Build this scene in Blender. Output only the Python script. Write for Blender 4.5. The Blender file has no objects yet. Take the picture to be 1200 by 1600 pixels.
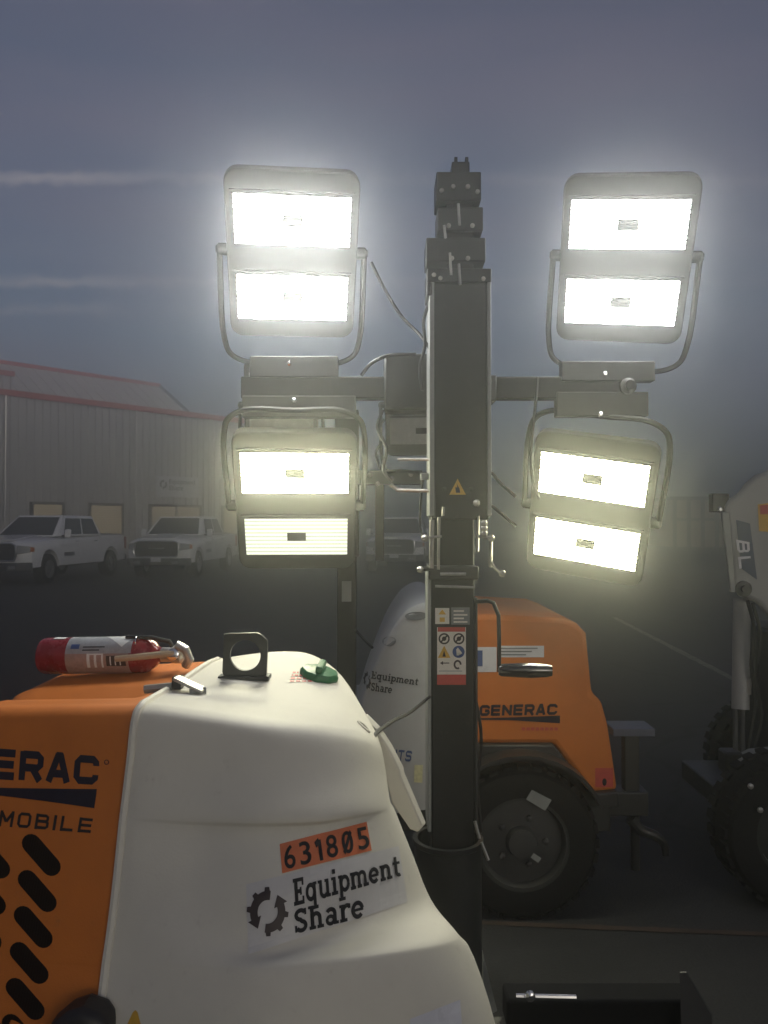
import bpy, bmesh, math, random
from mathutils import Vector, Matrix
from mathutils.bvhtree import BVHTree
random.seed(7)
R = math.radians
PI = math.pi
scene = bpy.context.scene
COL = scene.collection

# ------------------------------------------------------------------ camera
F = 1256.0            # focal length in pixels of a 1200 x 1600 frame
CAM_H = 1.65
PITCH = math.atan(20.0 / F)
cam_d = bpy.data.cameras.new('camera')
cam_d.sensor_fit = 'VERTICAL'
cam_d.sensor_height = 24.0
cam_d.lens = 24.0 * F / 1600.0
cam_d.clip_start = 0.05
cam_d.clip_end = 5000.0
cam = bpy.data.objects.new('camera', cam_d)
COL.objects.link(cam)
cam.location = (0, 0, CAM_H)
cam.rotation_euler = (R(90) + PITCH, 0, 0)
scene.camera = cam

# ------------------------------------------------------------------ world
SUN_EL, SUN_AZ = 10.0, 155.0      # low early sun, behind the camera
SKY_STRENGTH = 0.053
world = bpy.data.worlds.new('World')
scene.world = world
world.use_nodes = True
wn, wl = world.node_tree.nodes, world.node_tree.links
wn.clear()
w_out = wn.new('ShaderNodeOutputWorld')
w_bg = wn.new('ShaderNodeBackground')
w_bg.inputs['Strength'].default_value = SKY_STRENGTH
sky = wn.new('ShaderNodeTexSky')
sky.sky_type = 'NISHITA'
sky.sun_disc = False
sky.sun_elevation = R(SUN_EL)
sky.sun_rotation = R(SUN_AZ)
sky.air_density = 1.0
sky.dust_density = 2.0
sky.ozone_density = 2.6


def wmath(op, a=None, b=None, c=None, clamp=False):
    n = wn.new('ShaderNodeMath')
    n.operation = op
    n.use_clamp = clamp
    for i, v in enumerate((a, b, c)):
        if v is None:
            continue
        if isinstance(v, (int, float)):
            n.inputs[i].default_value = v
        else:
            wl.new(v, n.inputs[i])
    return n.outputs[0]


# contrails: thin great-circle streaks of cloud in the sky
w_tc = wn.new('ShaderNodeTexCoord')
w_sep = wn.new('ShaderNodeSeparateXYZ')
wl.new(w_tc.outputs['Generated'], w_sep.inputs[0])
wx, wy, wz = w_sep.outputs[0], w_sep.outputs[1], w_sep.outputs[2]
w_no = wn.new('ShaderNodeTexNoise')
w_no.inputs['Scale'].default_value = 9.0
w_no.inputs['Detail'].default_value = 7.0
w_no.inputs['Roughness'].default_value = 0.65
wl.new(w_tc.outputs['Generated'], w_no.inputs['Vector'])
w_no2 = wn.new('ShaderNodeTexNoise')
w_no2.inputs['Scale'].default_value = 60.0
w_no2.inputs['Detail'].default_value = 8.0
wl.new(w_tc.outputs['Generated'], w_no2.inputs['Vector'])
ysafe = wmath('MAXIMUM', wy, 0.05)
vt = wmath('DIVIDE', wz, ysafe)          # tangent of elevation over the yard's long axis
ut = wmath('DIVIDE', wx, ysafe)
wob = wmath('MULTIPLY', wmath('SUBTRACT', w_no2.outputs[0], 0.5), 0.026)
front = wmath('GREATER_THAN', wy, 0.06)
total = None
for k0, slope, half, amp, ext in ((0.432, 0.004, 0.0105, 1.0, 1), (0.303, 0.004, 0.0090, 0.9, 1),
                                  (0.265, 0.008, 0.0090, 0.42, 1), (0.352, -0.02, 0.02, 0.10, 1),
                                  (0.168, 0.012, 0.012, 0.10, 1)):
    line = wmath('SUBTRACT', wmath('ADD', vt, wob), wmath('MULTIPLY_ADD', ut, -slope, k0))
    prof = wmath('SUBTRACT', 1.0, wmath('DIVIDE', wmath('ABSOLUTE', line), half), clamp=True)
    prof = wmath('MULTIPLY', wmath('POWER', prof, 0.85), amp)
    prof = wmath('MULTIPLY', prof, wmath('MULTIPLY_ADD', w_no.outputs[0], 2.2, -0.45, clamp=True))
    prof = wmath('MULTIPLY', prof, wmath('MAXIMUM', wmath('MULTIPLY_ADD', ut, -2.0, 0.12, clamp=True), 0.30))
    total = prof if total is None else wmath('ADD', total, prof, clamp=True)
total = wmath('MULTIPLY', total, front)
# a thin uneven veil of high cloud
w_map = wn.new('ShaderNodeMapping')
w_map.inputs['Scale'].default_value = (0.7, 0.7, 4.5)
wl.new(w_tc.outputs['Generated'], w_map.inputs['Vector'])
w_no3 = wn.new('ShaderNodeTexNoise')
w_no3.inputs['Scale'].default_value = 2.2
w_no3.inputs['Detail'].default_value = 6.0
wl.new(w_map.outputs[0], w_no3.inputs['Vector'])
veil = wmath('MULTIPLY', wmath('SUBTRACT', w_no3.outputs[0], 0.40, clamp=True), 1.1)
w_veil = wn.new('ShaderNodeMix')
w_veil.data_type = 'RGBA'
wl.new(wmath('ADD', veil, 0.26, clamp=True), w_veil.inputs['Factor'])
wl.new(sky.outputs[0], w_veil.inputs[6])
w_veil.inputs[7].default_value = (3.4, 2.9, 3.8, 1)
w_mix = wn.new('ShaderNodeMix')
w_mix.data_type = 'RGBA'
wl.new(total, w_mix.inputs['Factor'])
CLOUD = (6.6, 6.0, 6.2, 1)
wl.new(w_veil.outputs[2], w_mix.inputs[6])
w_mix.inputs[7].default_value = CLOUD
wl.new(w_mix.outputs[2], w_bg.inputs['Color'])
wl.new(w_bg.outputs[0], w_out.inputs['Surface'])

sun_d = bpy.data.lights.new('sun', 'SUN')
sun_d.energy = 0.6
sun_d.angle = R(20)
sun_d.color = (1.0, 0.93, 0.84)
sun = bpy.data.objects.new('sun', sun_d)
COL.objects.link(sun)
az, el = R(SUN_AZ), R(SUN_EL)
sdir = Vector((math.sin(az) * math.cos(el), math.cos(az) * math.cos(el), math.sin(el)))
sun.rotation_euler = sdir.to_track_quat('Z', 'Y').to_euler()
sun.location = sdir * 50

# ------------------------------------------------------------------ exposure and render
scene.view_settings.view_transform = 'Standard'
scene.view_settings.look = 'None'
scene.view_settings.gamma = 1.0
scene.view_settings.exposure = 0.0
scene.view_settings.use_curve_mapping = False
scene.cycles.use_denoising = True
scene.cycles.max_bounces = 6
scene.cycles.diffuse_bounces = 3
scene.cycles.glossy_bounces = 3
scene.cycles.volume_bounces = 1
scene.cycles.sample_clamp_indirect = 4.0

LED_STRENGTH = 37.0
HAZE_DENSITY = 0.030
HAZE_G = 0.925

# ------------------------------------------------------------------ geometry helpers
FWD = Vector((0, math.cos(PITCH), math.sin(PITCH)))
UPV = Vector((0, -math.sin(PITCH), math.cos(PITCH)))


def P(px, py, Y):
    """Point of the place seen at pixel (px, py) of the photograph at depth Y metres."""
    d = FWD + Vector((1, 0, 0)) * ((px - 600) / F) + UPV * ((800 - py) / F)
    return Vector((0, 0, CAM_H)) + d * (Y / d.y)


class MB:
    """Collects shapes in one mesh."""

    def __init__(self):
        self.v, self.f = [], []

    def add(self, vs, fs):
        o = len(self.v)
        self.v += [Vector(p) for p in vs]
        self.f += [tuple(i + o for i in f) for f in fs]
        return self

    def box(self, lo, hi, M=None):
        x0, y0, z0 = lo
        x1, y1, z1 = hi
        vs = [Vector(p) for p in ((x0, y0, z0), (x1, y0, z0), (x1, y1, z0), (x0, y1, z0),
                                  (x0, y0, z1), (x1, y0, z1), (x1, y1, z1), (x0, y1, z1))]
        if M:
            vs = [M @ p for p in vs]
        return self.add(vs, [(3, 2, 1, 0), (4, 5, 6, 7), (0, 1, 5, 4), (1, 2, 6, 5), (2, 3, 7, 6), (3, 0, 4, 7)])

    def cbox(self, c, s, M=None):
        return self.box([c[i] - s[i] / 2 for i in range(3)], [c[i] + s[i] / 2 for i in range(3)], M)

    def pbox(self, px0, py0, px1, py1, Y, depth):
        """Box with its front face over a pixel rectangle at depth Y."""
        a, b = P(px0, py0, Y), P(px1, py1, Y)
        return self.box((min(a.x, b.x), Y, min(a.z, b.z)), (max(a.x, b.x), Y + depth, max(a.z, b.z)))

    def tube(self, pts, r, n=8, caps=True):
        pts = [Vector(p) for p in pts]
        rr = r if isinstance(r, (list, tuple)) else [r] * len(pts)
        rings = []
        prev = None
        for i, p in enumerate(pts):
            t = (pts[min(i + 1, len(pts) - 1)] - pts[max(i - 1, 0)]).normalized()
            if prev is None:
                ref = Vector((0, 0, 1)) if abs(t.z) < 0.9 else Vector((1, 0, 0))
                a = t.cross(ref).normalized()
            else:
                a = (prev - t * prev.dot(t)).normalized()
            prev = a
            b = t.cross(a)
            rings.append([p + (a * math.cos(2 * PI * k / n) + b * math.sin(2 * PI * k / n)) * rr[i] for k in range(n)])
        vs = [q for ring in rings for q in ring]
        fs = []
        for i in range(len(pts) - 1):
            for k in range(n):
                k2 = (k + 1) % n
                fs.append((i * n + k, i * n + k2, (i + 1) * n + k2, (i + 1) * n + k))
        if caps:
            fs.append(tuple(reversed(range(n))))
            fs.append(tuple((len(pts) - 1) * n + k for k in range(n)))
        return self.add(vs, fs)

    def lathe(self, prof, M, n=24, caps=True):
        """prof = [(radius, height)], turned round local z."""
        vs, fs = [], []
        for (r, z) in prof:
            for k in range(n):
                a = 2 * PI * k / n
                vs.append(M @ Vector((r * math.cos(a), r * math.sin(a), z)))
        for i in range(len(prof) - 1):
            for k in range(n):
                k2 = (k + 1) % n
                fs.append((i * n + k, i * n + k2, (i + 1) * n + k2, (i + 1) * n + k))
        if caps:
            fs.append(tuple(reversed(range(n))))
            fs.append(tuple((len(prof) - 1) * n + k for k in range(n)))
        return self.add(vs, fs)

    def prism(self, pts, ext):
        """Polygon (3-D points) pushed along the vector ext."""
        n = len(pts)
        ext = Vector(ext)
        vs = [Vector(p) for p in pts] + [Vector(p) + ext for p in pts]
        fs = [tuple(range(n)), tuple(reversed(range(n, 2 * n)))]
        for k in range(n):
            k2 = (k + 1) % n
            fs.append((k2, k, n + k, n + k2))
        return self.add(vs, fs)

    def mesh(self, name):
        me = bpy.data.meshes.new(name)
        me.from_pydata([tuple(p) for p in self.v], [], self.f)
        bm = bmesh.new()
        bm.from_mesh(me)
        bmesh.ops.recalc_face_normals(bm, faces=bm.faces)
        bm.to_mesh(me)
        bm.free()
        return me

    def build(self, name, mat, parent=None, bevel=0.0, smooth=False, seg=2, M=None, label=None):
        o = obj(name, self.mesh(name), mat, parent, M)
        if bevel:
            md = o.modifiers.new('edge', 'BEVEL')
            md.width = bevel
            md.segments = seg
            md.limit_method = 'ANGLE'
            md.angle_limit = R(40)
            smooth = True
        if smooth:
            shade(o.data, 35)
        if label:
            o['label'] = label
        return o


def shade(me, angle):
    for p in me.polygons:
        p.use_smooth = True
    try:
        me.set_sharp_from_angle(angle=R(angle))
    except Exception:
        pass


def obj(name, me, mat, parent=None, M=None):
    o = bpy.data.objects.new(name, me)
    COL.objects.link(o)
    if mat is not None:
        me.materials.clear()
        me.materials.append(mat)
    if parent is not None:
        o.parent = parent
        o.matrix_parent_inverse = inv_of(parent)
    if M is not None:
        o.matrix_basis = M
    return o


WORLD_M = {}


def inv_of(p):
    """Parts are built in place coordinates under a world-placed parent, or in local ones under a local parent."""
    m = WORLD_M.get(p.name)
    return m.inverted() if m is not None else Matrix.Identity(4)


def thing(name, loc, label, cat, group=None, local=False):
    o = bpy.data.objects.new(name, None)
    o.empty_display_size = 0.2
    COL.objects.link(o)
    o.location = loc
    if not local:
        WORLD_M[o.name] = Matrix.Translation(Vector(loc))
    tag(o, label, cat, group)
    return o


def tag(o, label, cat, group=None):
    o['label'] = label
    o['category'] = cat
    if group:
        o['group'] = group
    return o


# ------------------------------------------------------------------ materials
def material(name, color, rough=0.5, metal=0.0, noise=0.0, nscale=8.0, bump=0.0, bscale=60.0, spec=0.5, dirt=None,
             coat=0.0, speck=None, streak=None):
    m = bpy.data.materials.new(name)
    m.use_nodes = True
    nt = m.node_tree
    bs = nt.nodes['Principled BSDF']
    bs.inputs['Roughness'].default_value = rough
    bs.inputs['Metallic'].default_value = metal
    bs.inputs['Specular IOR Level'].default_value = spec
    if coat:
        bs.inputs['Coat Weight'].default_value = coat
        bs.inputs['Coat Roughness'].default_value = 0.12
    tc = nt.nodes.new('ShaderNodeTexCoord')
    base = nt.nodes.new('ShaderNodeRGB')
    base.outputs[0].default_value = (*color, 1)
    cur = base.outputs[0]
    if noise:
        no = nt.nodes.new('ShaderNodeTexNoise')
        no.inputs['Scale'].default_value = nscale
        no.inputs['Detail'].default_value = 8
        no.inputs['Roughness'].default_value = 0.62
        nt.links.new(tc.outputs['Object'], no.inputs['Vector'])
        mr = nt.nodes.new('ShaderNodeMapRange')
        mr.inputs['From Min'].default_value = 0.3
        mr.inputs['From Max'].default_value = 0.7
        mr.inputs['To Min'].default_value = 1 - noise
        mr.inputs['To Max'].default_value = 1 + noise
        nt.links.new(no.outputs[0], mr.inputs[0])
        mx = nt.nodes.new('ShaderNodeMix')
        mx.data_type = 'RGBA'
        mx.blend_type = 'MULTIPLY'
        mx.inputs['Factor'].default_value = 1
        nt.links.new(cur, mx.inputs[6])
        nt.links.new(mr.outputs[0], mx.inputs[7])
        cur = mx.outputs[2]
        mr2 = nt.nodes.new('ShaderNodeMapRange')
        mr2.inputs['To Min'].default_value = max(0.02, rough - 0.12)
        mr2.inputs['To Max'].default_value = min(1, rough + 0.12)
        nt.links.new(no.outputs[0], mr2.inputs[0])
        nt.links.new(mr2.outputs[0], bs.inputs['Roughness'])
    for lay in (dirt, speck, streak):
        if not lay:
            continue
        dcol, dscale, dth, damt = lay
        dn = nt.nodes.new('ShaderNodeTexNoise')
        dn.inputs['Scale'].default_value = dscale
        dn.inputs['Detail'].default_value = 10
        dn.inputs['Roughness'].default_value = 0.75
        if lay is streak:
            mp = nt.nodes.new('ShaderNodeMapping')
            mp.inputs['Scale'].default_value = (1.0, 1.0, 0.07)
            nt.links.new(tc.outputs['Object'], mp.inputs['Vector'])
            nt.links.new(mp.outputs[0], dn.inputs['Vector'])
        else:
            nt.links.new(tc.outputs['Object'], dn.inputs['Vector'])
        dm = nt.nodes.new('ShaderNodeMapRange')
        dm.inputs['From Min'].default_value = dth
        dm.inputs['From Max'].default_value = dth + 0.12
        dm.inputs['To Max'].default_value = damt
        nt.links.new(dn.outputs[0], dm.inputs[0])
        mx = nt.nodes.new('ShaderNodeMix')
        mx.data_type = 'RGBA'
        nt.links.new(dm.outputs[0], mx.inputs['Factor'])
        nt.links.new(cur, mx.inputs[6])
        mx.inputs[7].default_value = (*dcol, 1)
        cur = mx.outputs[2]
    nt.links.new(cur, bs.inputs['Base Color'])
    if bump:
        bn = nt.nodes.new('ShaderNodeTexNoise')
        bn.inputs['Scale'].default_value = bscale
        bn.inputs['Detail'].default_value = 4
        nt.links.new(tc.outputs['Object'], bn.inputs['Vector'])
        bp = nt.nodes.new('ShaderNodeBump')
        bp.inputs['Strength'].default_value = bump
        bp.inputs['Distance'].default_value = 0.01
        nt.links.new(bn.outputs[0], bp.inputs['Height'])
        nt.links.new(bp.outputs[0], bs.inputs['Normal'])
    return m


def emitter(name, color, strength, stripes=0.0, freq=55.0):
    m = bpy.data.materials.new(name)
    m.use_nodes = True
    nt = m.node_tree
    nt.nodes.clear()
    out = nt.nodes.new('ShaderNodeOutputMaterial')
    em = nt.nodes.new('ShaderNodeEmission')
    em.inputs['Color'].default_value = (*color, 1)
    em.inputs['Strength'].default_value = strength
    if stripes:
        tc = nt.nodes.new('ShaderNodeTexCoord')
        wv = nt.nodes.new('ShaderNodeTexWave')
        wv.wave_type = 'BANDS'
        wv.bands_direction = 'Z'
        wv.inputs['Scale'].default_value = freq / 20.0 * 2 * PI
        wv.inputs['Distortion'].default_value = 0.0
        nt.links.new(tc.outputs['Object'], wv.inputs['Vector'])
        mr = nt.nodes.new('ShaderNodeMapRange')
        mr.inputs['From Min'].default_value = 0.0
        mr.inputs['From Min'].default_value = 0.22
        mr.inputs['From Max'].default_value = 0.40
        mr.inputs['To Min'].default_value = strength * (1 - stripes)
        mr.inputs['To Max'].default_value = strength
        nt.links.new(wv.outputs['Fac'], mr.inputs[0])
        nt.links.new(mr.outputs[0], em.inputs['Strength'])
    nt.links.new(em.outputs[0], out.inputs['Surface'])
    return m


DUST = (0.30, 0.26, 0.20)
M_WHITE = material('hood_white', (0.66, 0.63, 0.54), 0.62, noise=0.045, nscale=5, bump=0.05, bscale=260, spec=0.28,
                   dirt=((0.40, 0.35, 0.28), 30, 0.60, 0.40), speck=((0.16, 0.14, 0.11), 150, 0.72, 0.6), streak=((0.42, 0.37, 0.29), 46, 0.60, 0.22))
M_WHITE2 = material('hood_white_shaded', (0.44, 0.45, 0.46), 0.6, noise=0.06, nscale=5, spec=0.28, dirt=((0.30, 0.28, 0.25), 24, 0.58, 0.4))  # hood white with shade mixed into the base colour, plus dirt blotches
M_ORANGE = material('hood_orange', (0.56, 0.165, 0.026), 0.58, noise=0.09, nscale=6, bump=0.06, bscale=300, spec=0.25,
                    dirt=((0.26, 0.12, 0.05), 26, 0.60, 0.40), speck=((0.10, 0.06, 0.04), 150, 0.72, 0.5), streak=((0.24, 0.10, 0.04), 46, 0.60, 0.25))
M_BLACK = material('black_steel', (0.020, 0.021, 0.022), 0.42, noise=0.25, nscale=14, bump=0.05, bscale=150,
                   dirt=((0.09, 0.085, 0.075), 40, 0.60, 0.35))
M_MAST = material('mast_steel', (0.016, 0.016, 0.017), 0.5, spec=0.3, metal=0.0, noise=0.25, nscale=10, bump=0.04, bscale=200,
                  dirt=((0.07, 0.065, 0.06), 40, 0.60, 0.4), streak=((0.06, 0.055, 0.05), 70, 0.60, 0.5))
M_DARKGREY = material('dark_grey_metal', (0.04, 0.04, 0.04), 0.5, noise=0.15, nscale=18)
M_LAMPBODY = material('lamp_housing', (0.06, 0.06, 0.06), 0.5, noise=0.1, nscale=12)
M_LAMPFACE = material('unlit_lamp_face', (0.42, 0.42, 0.40), 0.25, noise=0.08, nscale=20)
M_ZINC = material('zinc_plate', (0.50, 0.48, 0.44), 0.35, metal=0.8, noise=0.18, nscale=30)
M_CHROME = material('chrome', (0.75, 0.75, 0.76), 0.10, metal=1.0)
M_RUBBER = material('tyre_rubber', (0.010, 0.010, 0.011), 0.85, spec=0.2, noise=0.25, nscale=20, bump=0.15, bscale=90)
M_PLASTIC = material('black_plastic', (0.014, 0.014, 0.015), 0.5, noise=0.2, nscale=25, bump=0.08, bscale=400)
M_MATTE = material('matte_black', (0.010, 0.010, 0.011), 0.95, noise=0.2, nscale=20, spec=0.05)
M_INK = material('black_ink', (0.018, 0.018, 0.022), 0.7, spec=0.15, noise=0.15, nscale=60)
M_INKB = material('navy_ink', (0.012, 0.014, 0.030), 0.7, spec=0.15, noise=0.15, nscale=60)
M_BROWNINK = material('logo_ink', (0.030, 0.016, 0.016), 0.5, noise=0.2, nscale=50)
M_TAG = material('orange_tag', (0.66, 0.17, 0.06), 0.5, noise=0.10, nscale=30, dirt=((0.35, 0.14, 0.08), 60, 0.6, 0.4))
M_STICKER = material('sticker_vinyl', (0.66, 0.66, 0.70), 0.3, noise=0.03, nscale=20)
M_STICKERH = material('sticker_on_hood', (0.60, 0.585, 0.56), 0.4, noise=0.04, nscale=20, spec=0.3)
M_PAPER = material('label_paper', (0.70, 0.66, 0.60), 0.5, noise=0.06, nscale=40)
M_GREYLABEL = material('grey_label', (0.16, 0.17, 0.18), 0.5, noise=0.15, nscale=60)
M_RED = material('red_paint', (0.24, 0.008, 0.013), 0.28, noise=0.12, nscale=20, coat=0.3,
                 dirt=((0.20, 0.06, 0.05), 50, 0.62, 0.4))
M_REDINK = material('red_ink', (0.48, 0.06, 0.045), 0.5, noise=0.1, nscale=60)
M_YELLOW = material('warning_yellow', (0.62, 0.36, 0.04), 0.5, noise=0.1, nscale=60)
M_BLUE = material('blue_ink', (0.03, 0.07, 0.22), 0.5, noise=0.1, nscale=60)
M_GREEN = material('green_plastic', (0.012, 0.13, 0.045), 0.4, noise=0.2, nscale=30)
M_TRUCK = material('truck_white', (0.82, 0.82, 0.83), 0.22, noise=0.03, nscale=2, coat=0.6,
                   dirt=((0.35, 0.32, 0.28), 5, 0.62, 0.3))
M_GLASS = material('dark_glass', (0.010, 0.012, 0.015), 0.05, spec=0.8)
M_LENS = material('lamp_lens', (0.30, 0.31, 0.33), 0.12, noise=0.05, nscale=20, coat=0.6)
M_AMBER = material('amber_lens', (0.65, 0.20, 0.03), 0.2, coat=0.4)
M_STEELWALL = material('wall_steel', (0.54, 0.53, 0.53), 0.34, metal=0.35, noise=0.10, nscale=0.8, bump=0.03, bscale=12,
                       dirt=((0.22, 0.20, 0.18), 2.2, 0.6, 0.35))
M_ROOF = material('roof_steel', (0.66, 0.62, 0.58), 0.45, metal=0.1, noise=0.08, nscale=0.7)
M_TRIM = material('red_trim', (0.50, 0.075, 0.045), 0.45, noise=0.12, nscale=2)
M_FRAME = material('window_frame', (0.045, 0.040, 0.040), 0.5)
M_PINK = material('pale_pink_wall', (0.50, 0.36, 0.31), 0.7, noise=0.1, nscale=1.5)
M_CREAMBODY = material('machine_cream', (0.30, 0.30, 0.29), 0.45, noise=0.08, nscale=6,
                       dirt=((0.25, 0.23, 0.19), 20, 0.6, 0.4))
M_GREYPAINT = material('grey_paint', (0.26, 0.27, 0.26), 0.45, noise=0.1, nscale=12,
                       dirt=((0.12, 0.11, 0.10), 25, 0.6, 0.5))
M_LINE = material('line_paint', (0.20, 0.19, 0.17), 0.8, noise=0.25, nscale=6, dirt=((0.05, 0.05, 0.05), 9, 0.5, 0.9))
M_JOINT = material('joint_sealant', (0.055, 0.036, 0.027), 0.8, noise=0.3, nscale=8)

# lit lamps
M_LED = emitter('led_light', (1.0, 0.995, 0.95), LED_STRENGTH * 1.8, 0.9955, 56.0)
M_LEDR = emitter('led_light_right', (1.0, 0.995, 0.95), LED_STRENGTH * 1.1, 0.9925, 56.0)
M_LEDRW = emitter('led_light_right_warm', (1.0, 0.97, 0.64), LED_STRENGTH * 1.0, 0.991, 56.0)
M_LEDW = emitter('led_light_warm', (1.0, 0.97, 0.66), LED_STRENGTH * 1.7, 0.9950, 56.0)
M_LEDDIM = emitter('led_light_dim', (0.98, 1.0, 0.80), 1.25, 0.42, 56.0)
M_LEDLABEL = material('led_label', (0.03, 0.03, 0.03), 0.8, spec=0.1)
M_LIT = emitter('lit_window', (1.0, 0.80, 0.52), 0.21, 0.35, 9.0)

# asphalt
M_GROUND = bpy.data.materials.new('asphalt')
M_GROUND.use_nodes = True
nt = M_GROUND.node_tree
bs = nt.nodes['Principled BSDF']
tc = nt.nodes.new('ShaderNodeTexCoord')


def gnoise(scale, detail, rough=0.6):
    n = nt.nodes.new('ShaderNodeTexNoise')
    n.inputs['Scale'].default_value = scale
    n.inputs['Detail'].default_value = detail
    n.inputs['Roughness'].default_value = rough
    nt.links.new(tc.outputs['Object'], n.inputs['Vector'])
    return n.outputs[0]


big, mid, fine = gnoise(0.22, 6), gnoise(2.4, 7), gnoise(95, 3)
rp = nt.nodes.new('ShaderNodeValToRGB')
rp.color_ramp.elements[0].position = 0.30
rp.color_ramp.elements[0].color = (0.015, 0.016, 0.018, 1)
rp.color_ramp.elements[1].position = 0.72
rp.color_ramp.elements[1].color = (0.036, 0.036, 0.037, 1)
sm = nt.nodes.new('ShaderNodeMath')
sm.operation = 'MULTIPLY_ADD'
nt.links.new(mid, sm.inputs[0])
sm.inputs[1].default_value = 0.5
m2 = nt.nodes.new('ShaderNodeMath')
m2.operation = 'MULTIPLY'
nt.links.new(big, m2.inputs[0])
m2.inputs[1].default_value = 0.5
nt.links.new(m2.outputs[0], sm.inputs[2])
nt.links.new(sm.outputs[0], rp.inputs[0])
mxg = nt.nodes.new('ShaderNodeMix')
mxg.data_type = 'RGBA'
mxg.blend_type = 'OVERLAY'
mxg.inputs['Factor'].default_value = 0.85
nt.links.new(rp.outputs[0], mxg.inputs[6])
nt.links.new(fine, mxg.inputs[7])
vor = nt.nodes.new('ShaderNodeTexVoronoi')
vor.feature = 'DISTANCE_TO_EDGE'
vor.inputs['Scale'].default_value = 0.35
dist = nt.nodes.new('ShaderNodeVectorMath')
dist.operation = 'MULTIPLY_ADD'
wn_ = nt.nodes.new('ShaderNodeTexNoise')
wn_.inputs['Scale'].default_value = 1.6
wn_.inputs['Detail'].default_value = 6
nt.links.new(tc.outputs['Object'], wn_.inputs['Vector'])
nt.links.new(wn_.outputs['Color'], dist.inputs[0])
dist.inputs[1].default_value = (0.9, 0.9, 0.0)
nt.links.new(tc.outputs['Object'], dist.inputs[2])
nt.links.new(dist.outputs[0], vor.inputs['Vector'])
ck = nt.nodes.new('ShaderNodeMapRange')
ck.inputs['From Min'].default_value = 0.0
ck.inputs['From Max'].default_value = 0.012
ck.inputs['To Min'].default_value = 0.35
ck.inputs['To Max'].default_value = 1.0
nt.links.new(vor.outputs['Distance'], ck.inputs[0])
ckm = nt.nodes.new('ShaderNodeMix')
ckm.data_type = 'RGBA'
ckm.blend_type = 'MULTIPLY'
ckm.inputs['Factor'].default_value = 1.0
nt.links.new(mxg.outputs[2], ckm.inputs[6])
nt.links.new(ck.outputs[0], ckm.inputs[7])
nt.links.new(ckm.outputs[2], bs.inputs['Base Color'])
bs.inputs['Roughness'].default_value = 0.85
bp = nt.nodes.new('ShaderNodeBump')
bp.inputs['Strength'].default_value = 0.5
bp.inputs['Distance'].default_value = 0.006
nt.links.new(fine, bp.inputs['Height'])
nt.links.new(bp.outputs[0], bs.inputs['Normal'])

# ------------------------------------------------------------------ setting
GS = 320.0
g = MB().add([(-GS, -GS, 0), (GS, -GS, 0), (GS, GS, 0), (-GS, GS, 0)], [(0, 1, 2, 3)]).build('ground', M_GROUND)
g['kind'] = 'structure'
g['label'] = 'dark asphalt yard under the machines'


def ground_strip(name, a, b, w, mat, z=0.004):
    a, b = Vector((*a, z)), Vector((*b, z))
    t = (b - a).normalized()
    s = Vector((-t.y, t.x, 0)) * w / 2
    n = 30
    vs, fs = [], []
    for i in range(n + 1):
        p = a.lerp(b, i / n)
        j = random.uniform(0.8, 1.15)
        vs += [p + s * j, p - s * j]
    for i in range(n):
        fs.append((2 * i, 2 * i + 1, 2 * i + 3, 2 * i + 2))
    o = MB().add(vs, fs).build(name, mat)
    o['kind'] = 'structure'
    return o


def gpt(px, py):
    Y = CAM_H * F / (py - 820.0)
    p = P(px, py, Y)
    return (p.x, p.y)


l1 = ground_strip('parking_line', gpt(960, 965), gpt(1200, 1088), 0.10, M_LINE)
l1['label'] = 'faint painted parking line on the asphalt'
l2 = ground_strip('pavement_joint', gpt(700, 1436), gpt(1320, 1460), 0.035, M_JOINT)
l2['label'] = 'brown sealed joint across the asphalt'

# ------------------------------------------------------------------ lettering helpers
STEM, BAR = 0.27, 0.20


def arc(cx, cy, rx, ry, a0, a1, n=14):
    return [(cx + rx * math.cos(R(a0 + (a1 - a0) * i / n)), cy + ry * math.sin(R(a0 + (a1 - a0) * i / n))) for i in range(n + 1)]


def _serif(x, y, l=0.24, r=0.24):
    return ([(x - l, y), (x + r, y)], BAR)


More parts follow.
